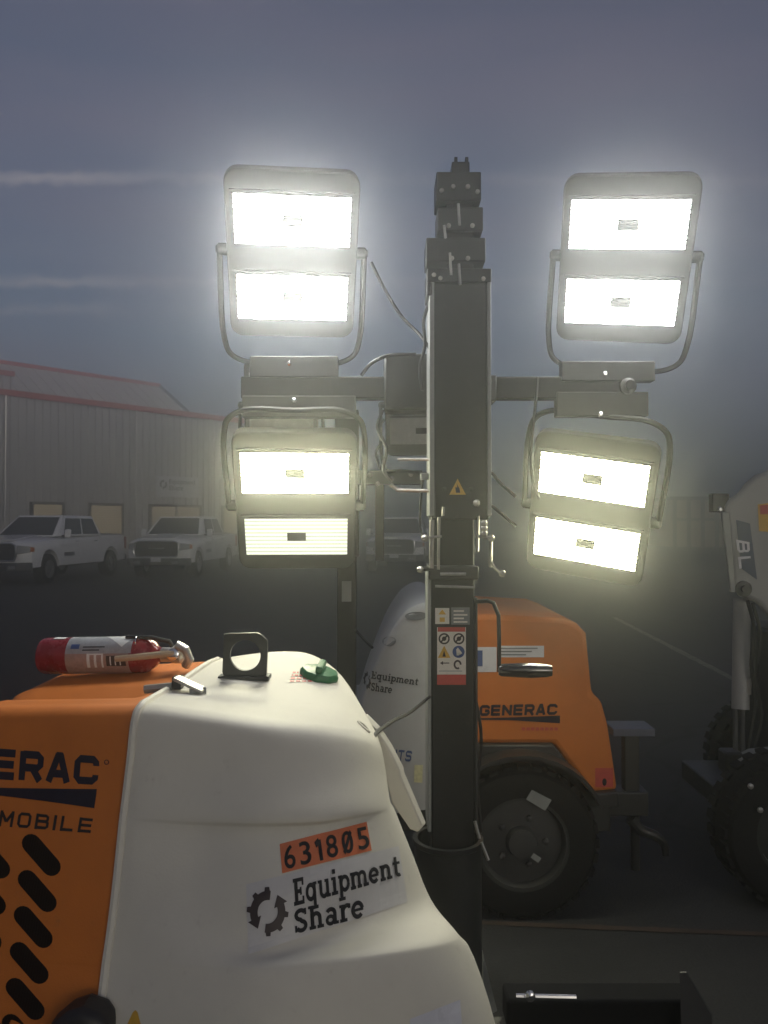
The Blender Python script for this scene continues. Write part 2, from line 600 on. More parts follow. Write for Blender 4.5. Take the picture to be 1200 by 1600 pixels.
SLAB = {
    'E': (1.15, [([(.32, 0), (.32, 1.4)], .30), ([(.05, 1.3), (1.0, 1.3)], BAR), ([(.3, .7), (.75, .7)], BAR), ([(.05, .1), (1.0, .1)], BAR),
                 ([(.92, 1.4), (.92, .98)], .17), ([(.92, 0), (.92, .42)], .17), ([(.72, .5), (.72, .9)], .16)]),
    'q': (1.12, [(arc(.46, .5, .33, .38, 0, 360, 22), .24), ([(.80, 1.0), (.80, -.42)], STEM), ([(.52, -.36), (1.08, -.36)], BAR), ([(.80, .92), (1.02, .92)], .17)]),
    'u': (1.18, [([(.26, 1.0), (.26, .36)] + arc(.53, .36, .27, .27, 180, 330), .24), ([(.86, 1.0), (.86, 0)], STEM), ([(.02, .92), (.3, .92)], .17),
                 ([(.62, .92), (.9, .92)], .17), ([(.86, .09), (1.12, .09)], .18)]),
    'i': (.62, [([(.32, 1.0), (.32, 0)], STEM), ([(.06, .92), (.34, .92)], .17), _serif(.32, .09, .28, .28), ([(.32, 1.18), (.32, 1.44)], STEM)]),
    'p': (1.12, [([(.30, 1.0), (.30, -.42)], STEM), (arc(.64, .5, .33, .38, 0, 360, 22), .24), _serif(.30, -.36, .27, .3), ([(.06, .92), (.32, .92)], .17)]),
    'm': (1.72, [([(.28, 1.0), (.28, 0)], STEM), (arc(.56, .66, .27, .24, 180, 0) + [(.83, 0)], .24), (arc(1.11, .66, .27, .24, 180, 0) + [(1.38, 0)], .24),
                 _serif(.28, .09, .25, .22), _serif(.83, .09, .2, .22), _serif(1.40, .09, .2, .27), ([(.04, .92), (.3, .92)], .17)]),
    'e': (1.0, [(arc(.48, .5, .35, .39, 5, 318, 22), .25), ([(.15, .50), (.90, .50)], .17)]),
    'n': (1.20, [([(.28, 1.0), (.28, 0)], STEM), (arc(.57, .64, .28, .26, 180, 0) + [(.86, 0)], .25), _serif(.28, .09), _serif(.88, .09), ([(.04, .92), (.3, .92)], .17)]),
    't': (.78, [([(.32, 1.34), (.32, .34)] + arc(.54, .34, .22, .24, 180, 300), .25), ([(.04, .92), (.70, .92)], .18)]),
    'S': (1.02, [(arc(.48, 1.03, .33, .27, 25, 262) + arc(.48, .37, .34, .28, 78, -155), .26), ([(.83, 1.38), (.83, 1.0)], .15), ([(.10, .02), (.10, .44)], .15)]),
    'h': (1.22, [([(.30, 1.4), (.30, 0)], STEM), (arc(.58, .64, .28, .26, 180, 0) + [(.87, 0)], .25), _serif(.30, .09), _serif(.89, .09), ([(.04, 1.32), (.32, 1.32)], .17)]),
    'a': (1.06, [(arc(.42, .30, .26, .22, 0, 360, 18), .22), (arc(.46, .66, .30, .26, 150, 0) + [(.76, 0)], .25), ([(.76, .09), (1.02, .09)], .18)]),
    'r': (.92, [([(.30, 1.0), (.30, 0)], STEM), (arc(.62, .58, .30, .32, 175, 62), .24), _serif(.30, .09, .25, .3), ([(.05, .92), (.32, .92)], .17), ([(.78, .98), (.78, .72)], .2)]),
}


def stroke(pts, w):
    """Ribbon of width w along a 2-D polyline, as quads."""
    quads = []
    n = len(pts)
    L = []
    for i in range(n):
        a, b = pts[max(i - 1, 0)], pts[min(i + 1, n - 1)]
        t = Vector((b[0] - a[0], b[1] - a[1]))
        if n > 3 and pts[0] == pts[-1] and i in (0, n - 1):
            t = Vector((pts[1][0] - pts[-2][0], pts[1][1] - pts[-2][1]))
        t = t.normalized() if t.length > 1e-9 else Vector((1, 0))
        s = Vector((-t.y, t.x)) * w / 2
        L.append(((pts[i][0] + s.x, pts[i][1] + s.y), (pts[i][0] - s.x, pts[i][1] - s.y)))
    for i in range(n - 1):
        quads.append([L[i][0], L[i][1], L[i + 1][1], L[i + 1][0]])
    return quads


def slab_text(txt, x=0.0, y=0.0, s=1.0, bold=1.0):
    polys = []
    for ch in txt:
        w, strokes = SLAB[ch]
        for pts, th in strokes:
            q = stroke(pts, th * bold)
            polys += [[(x + px * s, y + py * s) for px, py in p] for p in q]
        x += w * s
    return polys, x


def font_text(txt, bold=0.0, sx=1.0):
    """Filled triangles of a word in Blender's built-in face, normalised to cap height 1."""
    cu = bpy.data.curves.new('lettering', 'FONT')
    cu.body = txt
    cu.size = 1.0
    cu.offset = bold
    cu.resolution_u = 4
    to = bpy.data.objects.new('lettering', cu)
    COL.objects.link(to)
    dg = bpy.context.evaluated_depsgraph_get()
    dg.update()
    me = bpy.data.meshes.new_from_object(to.evaluated_get(dg))
    polys = [[(me.vertices[i].co.x * sx, me.vertices[i].co.y) for i in p.vertices] for p in me.polygons]
    bpy.data.objects.remove(to)
    bpy.data.curves.remove(cu)
    bpy.data.meshes.remove(me)
    return polys


def bbox2(polys):
    xs = [p[0] for q in polys for p in q]
    ys = [p[1] for q in polys for p in q]
    return min(xs), min(ys), max(xs), max(ys)


def normalise(polys, box=None):
    x0, y0, x1, y1 = box or bbox2(polys)
    return [[((p[0] - x0) / (x1 - x0), (p[1] - y0) / (y1 - y0)) for p in q] for q in polys]


BLOCK = {
    'G': [[(.93, .66), (.93, .76), (.80, .88), (.24, .88), (.12, .76), (.12, .24), (.24, .12), (.80, .12), (.93, .24), (.93, .44)], [(1.0, .46), (.55, .46)]],
    'E': [[(.12, 0), (.12, 1)], [(.12, .89), (.96, .89)], [(.12, .5), (.92, .5)], [(.12, .11), (.96, .11)]],
    'N': [[(.12, 0), (.12, 1)], [(.88, 0), (.88, 1)], [(.10, .92), (.90, .08)]],
    'R': [[(.12, 0), (.12, 1)], [(.12, .89), (.76, .89), (.89, .78), (.89, .55), (.76, .44), (.12, .44)], [(.55, .44), (.90, 0)]],
    'A': [[(.10, 0), (.46, .98)], [(.54, .98), (.90, 0)], [(.26, .30), (.74, .30)], [(.36, .92), (.64, .92)]],
    'C': [[(.93, .66), (.93, .76), (.80, .88), (.24, .88), (.12, .76), (.12, .24), (.24, .12), (.80, .12), (.93, .24), (.93, .34)]],
    'M': [[(.10, 0), (.10, 1)], [(.90, 0), (.90, 1)], [(.10, .92), (.50, .32)], [(.90, .92), (.50, .32)]],
    'O': [[(.50, .89), (.24, .89), (.12, .76), (.12, .24), (.24, .11), (.76, .11), (.88, .24), (.88, .76), (.76, .89), (.50, .89)]],
    'B': [[(.12, 0), (.12, 1)], [(.12, .89), (.74, .89), (.86, .80), (.86, .62), (.76, .52), (.12, .52)], [(.12, .11), (.78, .11), (.90, .20), (.90, .42), (.78, .52)]],
    'I': [[(.5, 0), (.5, 1)]],
    'L': [[(.12, 0), (.12, 1)], [(.12, .11), (.92, .11)]],
    'T': [[(.5, 0), (.5, 1)], [(.04, .89), (.96, .89)]],
    'S': [[(.92, .72), (.92, .80), (.80, .89), (.22, .89), (.10, .80), (.10, .60), (.22, .51), (.78, .49), (.90, .40), (.90, .20), (.78, .11), (.20, .11), (.08, .20), (.08, .28)]],
    '1': [[(.60, 0), (.60, 1)], [(.20, .78), (.60, .96)]],
}


def block_text(txt, w=.2, gap=.22):
    polys, x = [], 0.0
    for ch in txt:
        wd = .28 if ch == 'I' else 1.0
        for pts in BLOCK[ch]:
            polys += [[(x + (p[0] - .5) * (wd if ch != 'I' else 1) + wd / 2, p[1]) for p in q] for q in stroke(pts, w)]
        x += wd + gap
    return normalise(polys)


def circle2(cx, cy, r, n=20, ry=None):
    return [(cx + r * math.cos(2 * PI * k / n), cy + (ry or r) * math.sin(2 * PI * k / n)) for k in range(n)]


def gear_logo():
    """A cogged ring split into two turning arrows, in a unit square."""
    polys = []
    for off in (0, 180):
        a0, a1 = 75 + off, 200 + off
        n = 24
        pts = arc(.5, .5, .36, .36, a0, a1, n)
        polys += stroke(pts, .20)
        for t in (.10, .42, .74):
            a = R(a0 + (a1 - a0) * t)
            c, s = math.cos(a), math.sin(a)
            polys.append([(.5 + c * .42 - s * .075, .5 + s * .42 + c * .075), (.5 + c * .54 - s * .055, .5 + s * .54 + c * .055),
                          (.5 + c * .54 + s * .055, .5 + s * .54 - c * .055), (.5 + c * .42 + s * .075, .5 + s * .42 - c * .075)])
        a = R(a1 - 2)
        c, s = math.cos(a), math.sin(a)
        tx, ty = -s, c
        polys.append([(.5 + c * .18, .5 + s * .18), (.5 + c * .55, .5 + s * .55), (.5 + c * .37 + tx * .24, .5 + s * .37 + ty * .24)])
    return polys


def equipment_share(polys_box=True):
    a, xa = slab_text('Equipment', 0, 1.75)
    b, xb = slab_text('Share', 0, 0)
    return a + b


def build_decal(name, polys, quad, mat, parent, bvh=None, Yplane=None, lift=0.0015, maxlen=None):
    """Lays flat print on a surface.  polys are 2-D in a unit square; quad gives the four
    corners (top-left, top-right, bottom-right, bottom-left) as photograph pixels, carried on to the surface."""
    vs, fs = [], []
    tl, tr, br, bl = [Vector(q) for q in quad]
    bm = bmesh.new()
    for q in polys:
        ring = [bm.verts.new((p[0], p[1], 0)) for p in q]
        try:
            bm.faces.new(ring)
        except ValueError:
            pass
    bmesh.ops.triangulate(bm, faces=[f for f in bm.faces if len(f.verts) > 4])
    if maxlen:
        for _ in range(5):
            ed = [e for e in bm.edges if e.calc_length() > maxlen]
            if not ed:
                break
            bmesh.ops.subdivide_edges(bm, edges=ed, cuts=1)
            bmesh.ops.triangulate(bm, faces=[f for f in bm.faces if len(f.verts) > 4])
    o3 = Vector((0, 0, CAM_H))
    dead = []
    for v in bm.verts:
        s, t = v.co.x, 1 - v.co.y
        px = (tl * (1 - s) + tr * s) * (1 - t) + (bl * (1 - s) + br * s) * t
        if bvh is not None:
            p1 = P(px.x, px.y, 1.0)
            d = (p1 - o3).normalized()
            hit, nrm, _, _ = bvh.ray_cast(o3, d)
            if hit is None:
                dead.append(v)
                continue
            if nrm.dot(d) > 0:
                nrm = -nrm
            v.co = hit + nrm * lift
        else:
            v.co = P(px.x, px.y, Yplane - lift)
    if dead:
        bmesh.ops.delete(bm, geom=dead, context='VERTS')
    cen = Vector((0, 0, CAM_H))
    bm.normal_update()
    for f in bm.faces:
        if f.normal.dot(f.calc_center_median() - cen) > 0:
            f.normal_flip()
    me = bpy.data.meshes.new(name)
    bm.to_mesh(me)
    bm.free()
    return obj(name, me, mat, parent)


RECT = [[(0, 0), (1, 0), (1, 1), (0, 1)]]


def grid_rect(nx, ny):
    return [[(i / nx, j / ny), ((i + 1) / nx, j / ny), ((i + 1) / nx, (j + 1) / ny), (i / nx, (j + 1) / ny)]
            for i in range(nx) for j in range(ny)]


# ------------------------------------------------------------------ smooth patches
def hermite(pts, n):
    """Centripetal spline through pts, n steps in each span."""
    out = []
    m = len(pts)
    t = [0.0]
    for i in range(1, m):
        t.append(t[-1] + max((pts[i] - pts[i - 1]).length, 1e-5) ** 0.6)
    tan = []
    for i in range(m):
        if i == 0:
            tan.append((pts[1] - pts[0]) / (t[1] - t[0]))
        elif i == m - 1:
            tan.append((pts[-1] - pts[-2]) / (t[-1] - t[-2]))
        else:
            d0 = (pts[i] - pts[i - 1]) / (t[i] - t[i - 1])
            d1 = (pts[i + 1] - pts[i]) / (t[i + 1] - t[i])
            w0, w1 = t[i] - t[i - 1], t[i + 1] - t[i]
            tan.append((d0 * w1 + d1 * w0) / (w0 + w1))
    for i in range(m - 1):
        h = t[i + 1] - t[i]
        for k in range(n):
            s = k / n
            out.append(pts[i] * (2 * s ** 3 - 3 * s * s + 1) + tan[i] * h * (s ** 3 - 2 * s * s + s)
                       + pts[i + 1] * (3 * s * s - 2 * s ** 3) + tan[i + 1] * h * (s ** 3 - s * s))
    out.append(pts[-1].copy())
    return out


def patch(ctrl, nu, nv):
    """ctrl[row][col] of Vectors -> dense vertex grid (rows x cols)."""
    rows, cols = len(ctrl), len(ctrl[0])
    colsd = [hermite([ctrl[r][c] for r in range(rows)], nv) for c in range(cols)]
    return [hermite([colsd[c][r] for c in range(cols)], nu) for r in range(len(colsd[0]))]


def grid_mesh(G):
    m = MB()
    nr, nc = len(G), len(G[0])
    m.v = [p for row in G for p in row]
    m.f = [(r * nc + c, r * nc + c + 1, (r + 1) * nc + c + 1, (r + 1) * nc + c) for r in range(nr - 1) for c in range(nc - 1)]
    return m


def bvh_of(*mbs):
    vs, fs = [], []
    for m in mbs:
        o = len(vs)
        vs += [tuple(p) for p in m.v]
        fs += [tuple(i + o for i in f) for f in m.f]
    return BVHTree.FromPolygons(vs, fs)

# ================================================================== the light tower in front
tower = thing('light_tower', (0.0, 2.0, 0.0),
              'white and orange mobile light tower with four lit lamp heads, beside the camera', 'light tower', 'mobile light towers')

# --- hood, white nose: rows run from the back edge over the top and down the face
seamY = [(1106, 1.70), (1620, 1.45)]


def sy(py):
    return 1.70 + (py - 1106) / (1620 - 1106) * (1.45 - 1.70)


rowsW = [
    # c0 seam, c1 bead, c2, c3, c4, c5, c6 silhouette, c7 wrap
    [(345, 1034, 2.30), (353, 1032, 2.31), (395, 1025, 2.38), (435, 1021, 2.44), (475, 1022, 2.45), (522, 1047, 2.33), (568, 1113, 2.10), (574, 1124, 2.16)],
    [(270, 1072, 1.98), (288, 1072, 1.98), (352, 1076, 1.98), (425, 1082, 1.98), (490, 1090, 1.98), (542, 1102, 2.0), (582, 1138, 1.98), (582, 1140, 2.10)],
    [(229, 1095, 1.785), (249, 1096, 1.78), (327, 1105, 1.755), (421, 1118, 1.74), (499, 1126, 1.755), (556, 1135, 1.81), (588, 1155, 1.90), (585, 1146, 2.07)],
    [(218, 1103, 1.72), (240, 1104, 1.715), (320, 1114, 1.69), (420, 1129, 1.67), (500, 1137, 1.69), (558, 1145, 1.76), (590, 1161, 1.88), (586, 1148, 2.06)],
    [(210, 1116, 1.695), (234, 1117, 1.685), (318, 1128, 1.655), (420, 1143, 1.64), (500, 1151, 1.66), (560, 1158, 1.73), (594, 1174, 1.86), (590, 1158, 2.05)],
    [(200, 1195, 1.655), (226, 1197, 1.640), (314, 1206, 1.615), (417, 1213, 1.59), (498, 1217, 1.605), (560, 1214, 1.675), (598, 1214, 1.805), (599, 1197, 2.02)],
    [(190, 1276, 1.615), (217, 1277, 1.598), (306, 1283, 1.572), (415, 1285, 1.535), (497, 1282, 1.550), (562, 1271, 1.617), (606, 1259, 1.755), (603, 1241, 1.98)],
    [(189, 1284, 1.610), (216, 1285, 1.595), (306, 1291, 1.574), (415, 1293, 1.542), (498, 1290, 1.560), (565, 1279, 1.630), (612, 1268, 1.770), (606, 1250, 2.0)],
    [(178, 1390, 1.555), (206, 1392, 1.540), (300, 1398, 1.510), (415, 1400, 1.475), (500, 1386, 1.500), (582, 1361, 1.60), (645, 1345, 1.775), (631, 1328, 2.0)],
    [(170, 1455, 1.525), (199, 1457, 1.510), (294, 1470, 1.462), (410, 1488, 1.435), (500, 1468, 1.474), (597, 1436, 1.57), (668, 1409, 1.75), (660, 1394, 1.98)],
    [(163, 1503, 1.505), (192, 1505, 1.490), (290, 1509, 1.440), (410, 1508, 1.405), (505, 1500, 1.413), (622, 1486, 1.465), (712, 1466, 1.62), (690, 1441, 1.90)],
    [(162, 1511, 1.502), (191, 1513, 1.487), (290, 1517, 1.437), (410, 1517, 1.398), (505, 1510, 1.405), (624, 1498, 1.457), (719, 1481, 1.612), (715, 1461, 1.90)],
    [(150, 1625, 1.45), (180, 1628, 1.437), (284, 1640, 1.39), (408, 1650, 1.35), (510, 1650, 1.36), (642, 1648, 1.41), (768, 1636, 1.57), (757, 1610, 1.85)],
]
ctrl = []
for row in rowsW:
    pr = [P(*q) for q in row]
    pr.append(Vector((min(pr[-1].x - 0.06, -0.02), 2.32, pr[-1].z - 0.01)))
    ctrl.append(pr)
ctrl[0][-1] = ctrl[0][7] + Vector((-0.03, 0.08, -0.02))
ctrl[1][-1] = ctrl[1][7] + Vector((-0.02, 0.14, -0.02))
back = [p + Vector((0, 0.03, -0.05)) for p in ctrl[0]]
back2 = [p + Vector((0, 0.06, -0.55)) for p in ctrl[0]]
low = [Vector((p.x, p.y - 0.015, 0.45)) for p in ctrl[-1]]
ctrlW = [back2, back] + ctrl + [low]
GW = patch(ctrlW, 5, 5)
mbW = grid_mesh(GW)

# --- hood, orange part: the same section carried on to the far end of the hood
seam = [r[0] for r in ctrlW]
LDIR = Vector((-0.982, 0.19, 0.0))
ctrlO = []
n_back = 3
for i, p in enumerate(seam):
    p = p + Vector((-0.0015, 0.004, -0.004))
    row = []
    top = i <= 4
    for u in (0.0, 0.05, 0.14, 0.24, 0.34):
        q = p + (Vector((-1, 0.03, 0)) if i <= 2 else LDIR) * u
        q.z -= 0.055 * u
        if i in (2,):
            q = q.copy()
        row.append(q)
    e = row[-1]
    out = max(0.0, (seam[5].z - p.z)) * 0.35
    row.append(e + Vector((-0.045 - out * .6, 0.006, -0.004)))
    row.append(e + Vector((-0.085 - out, 0.012, -0.022)))
    row.append(e + Vector((-0.11 - out, 0.03, -0.12)))
    row.append(e + Vector((-0.14 - out, 0.05, -0.50)))
    ctrlO.append(row)
GO = patch(ctrlO, 6, 6)
# shallow pressed recess on the orange top
for r, row in enumerate(GO):
    for c, p in enumerate(row):
        v = r / 6.0
        u = c / 6.0
        if 3.05 < v < 3.55:
            a = math.sin((v - 3.05) / 0.50 * PI) ** 0.5
            b = min(1.0, max(0.0, (u - 0.7) / 0.8))
            p.z -= 0.026 * a * b
mbO = grid_mesh(GO)
hood_white = mbW.build('hood', M_WHITE, tower, smooth=True, label='white moulded plastic nose of the hood')
shade(hood_white.data, 60)
hood_orange = mbO.build('side_panel', M_ORANGE, tower, smooth=True, label='orange side panel with black louvre slots')
shade(hood_orange.data, 60)
BV_W, BV_O, BV_WO = bvh_of(mbW), bvh_of(mbO), bvh_of(mbW, mbO)

# a raised white bead where the orange panel meets the nose
bead = MB()
nvr = 5
bead_pts = [GW[r][0] + Vector((0.005, -0.001, 0.000)) for r in range(2 * nvr, len(GW) - nvr + 1)]
bead.tube(bead_pts, 0.0095, 8)
bead.build('seam_bead', M_WHITE, hood_white, smooth=True)

# lettering on the orange panel
gen = block_text('GENERAC', .27, .18)
build_decal('lettering', gen, [(-137, 1158), (157, 1180), (153, 1230), (-141, 1212)], M_INKB, hood_orange, BV_O, maxlen=.08)
build_decal('brand_bar', [[(0, .62), (.3, .50), (1, 0), (1, 1), (.3, .90), (0, .80)]], [(-140, 1226), (152, 1233), (148, 1263), (-142, 1240)], M_INKB, hood_orange, BV_O, maxlen=.06)
build_decal('lettering', block_text('MOBILE', .19, .26), [(2, 1266), (146, 1279), (142, 1302), (-2, 1291)], M_INK, hood_orange, BV_O, maxlen=.08)
ring = stroke(arc(.5, .5, .42, .42, 0, 360, 16), .16)
build_decal('registered_mark', ring, [(163, 1187), (171, 1187), (171, 1195), (163, 1195)], M_INKB, hood_orange, BV_O)


def stadium2(n=8):
    pts = []
    for cx, a0 in ((.80, -90), (.20, 90)):
        for k in range(n + 1):
            a = R(a0 + 180 * k / n)
            pts.append((cx + .20 * math.cos(a), .5 + .5 * math.sin(a)))
    return pts


def slot(cx, cy, L=78, W=31, ang=49):
    ca, sa = math.cos(R(ang)), math.sin(R(ang))
    ex, ey = (ca * L / 2, sa * L / 2), (-sa * W / 2 * .95, ca * W / 2 * .95)
    q = [(cx - ex[0] - ey[0], cy - ex[1] - ey[1]), (cx + ex[0] - ey[0], cy + ex[1] - ey[1]),
         (cx + ex[0] + ey[0], cy + ex[1] + ey[1]), (cx - ex[0] + ey[0], cy - ex[1] + ey[1])]
    o = build_decal('louvre_slot', [stadium2()], q, M_SLOT, hood_orange, BV_O, lift=0.0012)
    return o


M_SLOT = material('slot_mesh', (0.008, 0.008, 0.009), 0.9, spec=0.05)
sn = M_SLOT.node_tree
wv = sn.nodes.new('ShaderNodeTexWave')
wv.wave_type = 'BANDS'
wv.bands_direction = 'X'
wv.inputs['Scale'].default_value = 55
wv.inputs['Distortion'].default_value = 0
stc = sn.nodes.new('ShaderNodeTexCoord')
sn.links.new(stc.outputs['Object'], wv.inputs['Vector'])
srp = sn.nodes.new('ShaderNodeValToRGB')
srp.color_ramp.elements[0].color = (0.002, 0.002, 0.002, 1)
srp.color_ramp.elements[1].color = (0.008, 0.008, 0.010, 1)
sn.links.new(wv.outputs['Fac'], srp.inputs[0])
sn.links.new(srp.outputs[0], sn.nodes['Principled BSDF'].inputs['Base Color'])
for k in range(6):
    slot(65 - 6.3 * k, 1336 + 56.2 * k)
    slot(-14 - 6.6 * k, 1340 + 57 * k)

# stickers on the white nose
tag_q = [(437, 1319), (572, 1284), (580, 1329), (441, 1365)]
build_decal('number_tag', grid_rect(16, 6), tag_q, M_TAG, hood_white, BV_W, lift=0.0014).__setitem__('label', 'orange number tag reading 631805')
num = []
x = 0.0
for d in '631805':
    g2 = normalise(font_text(d, 0.012)) if d != '1' else normalise([q for pts in BLOCK['1'] for q in stroke(pts, .3)])
    if d == '0':
        g2 = g2 + stroke([(.08, .06), (.92, .94)], .22)
    wch = .42 if d == '1' else .72
    num += [[(x + p[0] * wch, p[1]) for p in q] for q in g2]
    x += wch + .30
num = [[(p[0] / (x - .3), p[1]) for p in q] for q in num]
build_decal('lettering', num, [(442, 1323), (571, 1291), (577, 1325), (446, 1360)], M_INK, hood_white, BV_W, lift=0.0030, maxlen=.06)
st_q = [(385, 1382), (622, 1322), (636, 1410), (388, 1492)]
build_decal('sticker', grid_rect(24, 10), st_q, M_STICKERH, hood_white, BV_W, lift=0.0014)


def subquad(q, s0, t0, s1, t1):
    tl, tr, br, bl = [Vector(c) for c in q]

    def at(s, t):
        v = (tl * (1 - s) + tr * s) * (1 - t) + (bl * (1 - s) + br * s) * t
        return (v.x, v.y)
    return [at(s0, t0), at(s1, t0), at(s1, t1), at(s0, t1)]


es1, _ = slab_text('Equipment')
es2, w2 = slab_text('Share')
es2 = [[(p[0] * 1.16, p[1]) for p in q] for q in es2]
bx = bbox2(es1)
build_decal('lettering', normalise(es1), [(457, 1373), (621, 1336), (626, 1379), (460, 1429)], M_INK, hood_white, BV_W, lift=0.0032, maxlen=.05)
build_decal('lettering', normalise(es2), [(459, 1421), (565, 1393), (568, 1434), (461, 1459)], M_INK, hood_white, BV_W, lift=0.0032, maxlen=.06)
build_decal('logo', gear_logo(), [(387, 1394), (446, 1385), (450, 1456), (391, 1464)], M_BROWNINK, hood_white, BV_W, lift=0.0032, maxlen=.1)
build_decal('warning_sticker', [[(0, 0), (1, 0), (.62, .9), (.5, 1), (.38, .9)]], [(197, 1578), (228, 1578), (224, 1612), (194, 1612)], M_YELLOW, hood_white, BV_W, lift=0.0016)
build_decal('label', grid_rect(4, 4), [(640, 1592), (718, 1562), (724, 1640), (640, 1640)], M_STICKER, hood_white, BV_W, lift=0.0014)
# red print beside the fuel cap
redp = []
for j in range(4):
    x0 = 0.0
    while x0 < 0.9:
        w = random.uniform(.08, .22)
        redp.append([(x0, .05 + j * .25), (min(1, x0 + w), .05 + j * .25), (min(1, x0 + w), .19 + j * .25), (x0, .19 + j * .25)])
        x0 += w + .07
build_decal('red_print', redp, [(458, 1049), (480, 1049), (494, 1067), (452, 1067)], M_REDINK, hood_white, BV_W, lift=0.0015)

# fuel cap
cb = BV_W.ray_cast(Vector((0, 0, CAM_H)), (P(497, 1060, 1) - Vector((0, 0, CAM_H))).normalized())
cpos = cb[0] + Vector((0, 0.02, 0.0))
cn = cb[1] if cb[1].z > 0 else -cb[1]
cM = Matrix.Translation(cpos) @ cn.to_track_quat('Z', 'Y').to_matrix().to_4x4()
cap = MB()
prof = [(0.046, -0.02), (0.050, 0.004), (0.050, 0.012), (0.045, 0.020), (0.030, 0.023), (0.001, 0.024)]
n = 36
vs, fs = [], []
for (r_, z_) in prof:
    for k in range(n):
        rr_ = r_ * (1 + (0.06 if (k // 2) % 2 == 0 and r_ > 0.044 and z_ > 0 else 0))
        vs.append(cM @ Vector((rr_ * math.cos(2 * PI * k / n), rr_ * math.sin(2 * PI * k / n), z_)))
for i in range(len(prof) - 1):
    for k in range(n):
        fs.append((i * n + k, i * n + (k + 1) % n, (i + 1) * n + (k + 1) % n, (i + 1) * n + k))
cap.add(vs, fs)
cap_o = cap.build('fuel_cap', M_GREEN, tower, smooth=True, label='green fuel filler cap')
MB().cbox((0, 0, 0.030), (0.078, 0.018, 0.018), cM @ Matrix.Rotation(R(25), 4, 'Z')).build('grip_ridge', M_GREEN, cap_o, bevel=0.004)

# lifting eye on the hood
Ye = BV_W.ray_cast(Vector((0, 0, CAM_H)), (P(383, 1061, 1) - Vector((0, 0, CAM_H))).normalized())[0].y
pts = [P(347, 1057, Ye), P(350, 990, Ye), P(404, 989, Ye), P(418, 1001, Ye), P(416, 1062, Ye)]
cc = P(383, 1024, Ye)
rad = 24 / F * Ye
eye = MB()
nseg = 40
outer, inner = [], []
poly = [Vector((p.x - cc.x, p.z - cc.z)) for p in pts]
for k in range(nseg):
    a = 2 * PI * k / nseg
    d = Vector((math.cos(a), math.sin(a)))
    best = 1e9
    for i in range(len(poly)):
        A, B = poly[i], poly[(i + 1) % len(poly)]
        e = B - A
        den = d.x * e.y - d.y * e.x
        if abs(den) < 1e-9:
            continue
        t_ = (A.x * e.y - A.y * e.x) / den
        s_ = (A.x * d.y - A.y * d.x) / den
        if t_ > 0 and -1e-6 <= s_ <= 1 + 1e-6:
            best = min(best, t_)
    outer.append(d * best)
    inner.append(d * rad)
vs = []
for yy in (Ye, Ye + 0.014):
    vs += [(cc.x + q.x, yy, cc.z + q.y) for q in outer]
    vs += [(cc.x + q.x, yy, cc.z + q.y) for q in inner]
fs = []
for k in range(nseg):
    k2 = (k + 1) % nseg
    fs += [(k, k2, nseg + k2, nseg + k), (2 * nseg + k, 3 * nseg + k, 3 * nseg + k2, 2 * nseg + k2),
           (k, 2 * nseg + k, 2 * nseg + k2, k2), (nseg + k, nseg + k2, 3 * nseg + k2, 3 * nseg + k)]
eye.add(vs, fs)
eye_o = eye.build('lifting_eye', M_BLACK, tower, label='black steel lifting eye plate with a round hole')
MB().pbox(340, 1057, 420, 1064, Ye - .01, 0.05).build('eye_foot', M_BLACK, eye_o, bevel=0.002)

# toggle latch across the seam
Yl = 1.93
la = MB()
for (a, b, w, th) in (((226, 1077), (268, 1073), 0.022, 0.008),):
    A, B = P(a[0], a[1], Yl), P(b[0], b[1], Yl)
    la.tube([A, B], 0.011, 6)
latch = la.build('latch', M_GREYPAINT, tower, smooth=True, label='grey toggle latch across the seam')
A, B = P(273, 1061, Yl), P(318, 1082, Yl - 0.03)
t_ = (B - A).normalized()
side = Vector((0.1, 1, 0)).normalized() * 0.020
upn = t_.cross(side).normalized() * 0.008
if upn.z < 0:
    upn = -upn
MB().prism([A - side, B - side, B + side, A + side], upn).build('latch_lever', M_ZINC, latch, bevel=0.003)
MB().pbox(268, 1058, 283, 1078, Yl, 0.03).build('latch_pivot', M_BLACK, latch, bevel=0.003)
C_, D_ = P(296, 1083, Yl - .03), P(322, 1079, Yl - .02)
MB().tube([C_, D_], 0.010, 6).build('latch_plate', M_GREYPAINT, latch, smooth=True)

# flange behind the nose
Yf = 2.02
fl = [(566, 1118), (588, 1140), (606, 1168), (624, 1203), (626, 1213), (660, 1292), (652, 1301), (640, 1296), (612, 1255), (598, 1200), (586, 1158)]
MB().prism([P(x, y, Yf + (y - 1118) * 0.0002) for x, y in fl], (0.012, 0.03, 0)).build('end_flange', M_WHITE, tower, bevel=0.004, label='white flange at the end of the hood')
# the little moulded dimple beside it
dm = BV_W.ray_cast(Vector((0, 0, CAM_H)), (P(568, 1136, 1) - Vector((0, 0, CAM_H))).normalized())
if dm[0] is not None:
    dM = Matrix.Translation(dm[0]) @ (dm[1] if dm[1].z > 0 else -dm[1]).to_track_quat('Z', 'Y').to_matrix().to_4x4()
    MB().lathe([(0.020, -0.01), (0.020, 0.003), (0.015, 0.004), (0.013, -0.003), (0.001, -0.004)], dM, 16).build('moulded_boss', M_WHITE, tower, smooth=True)

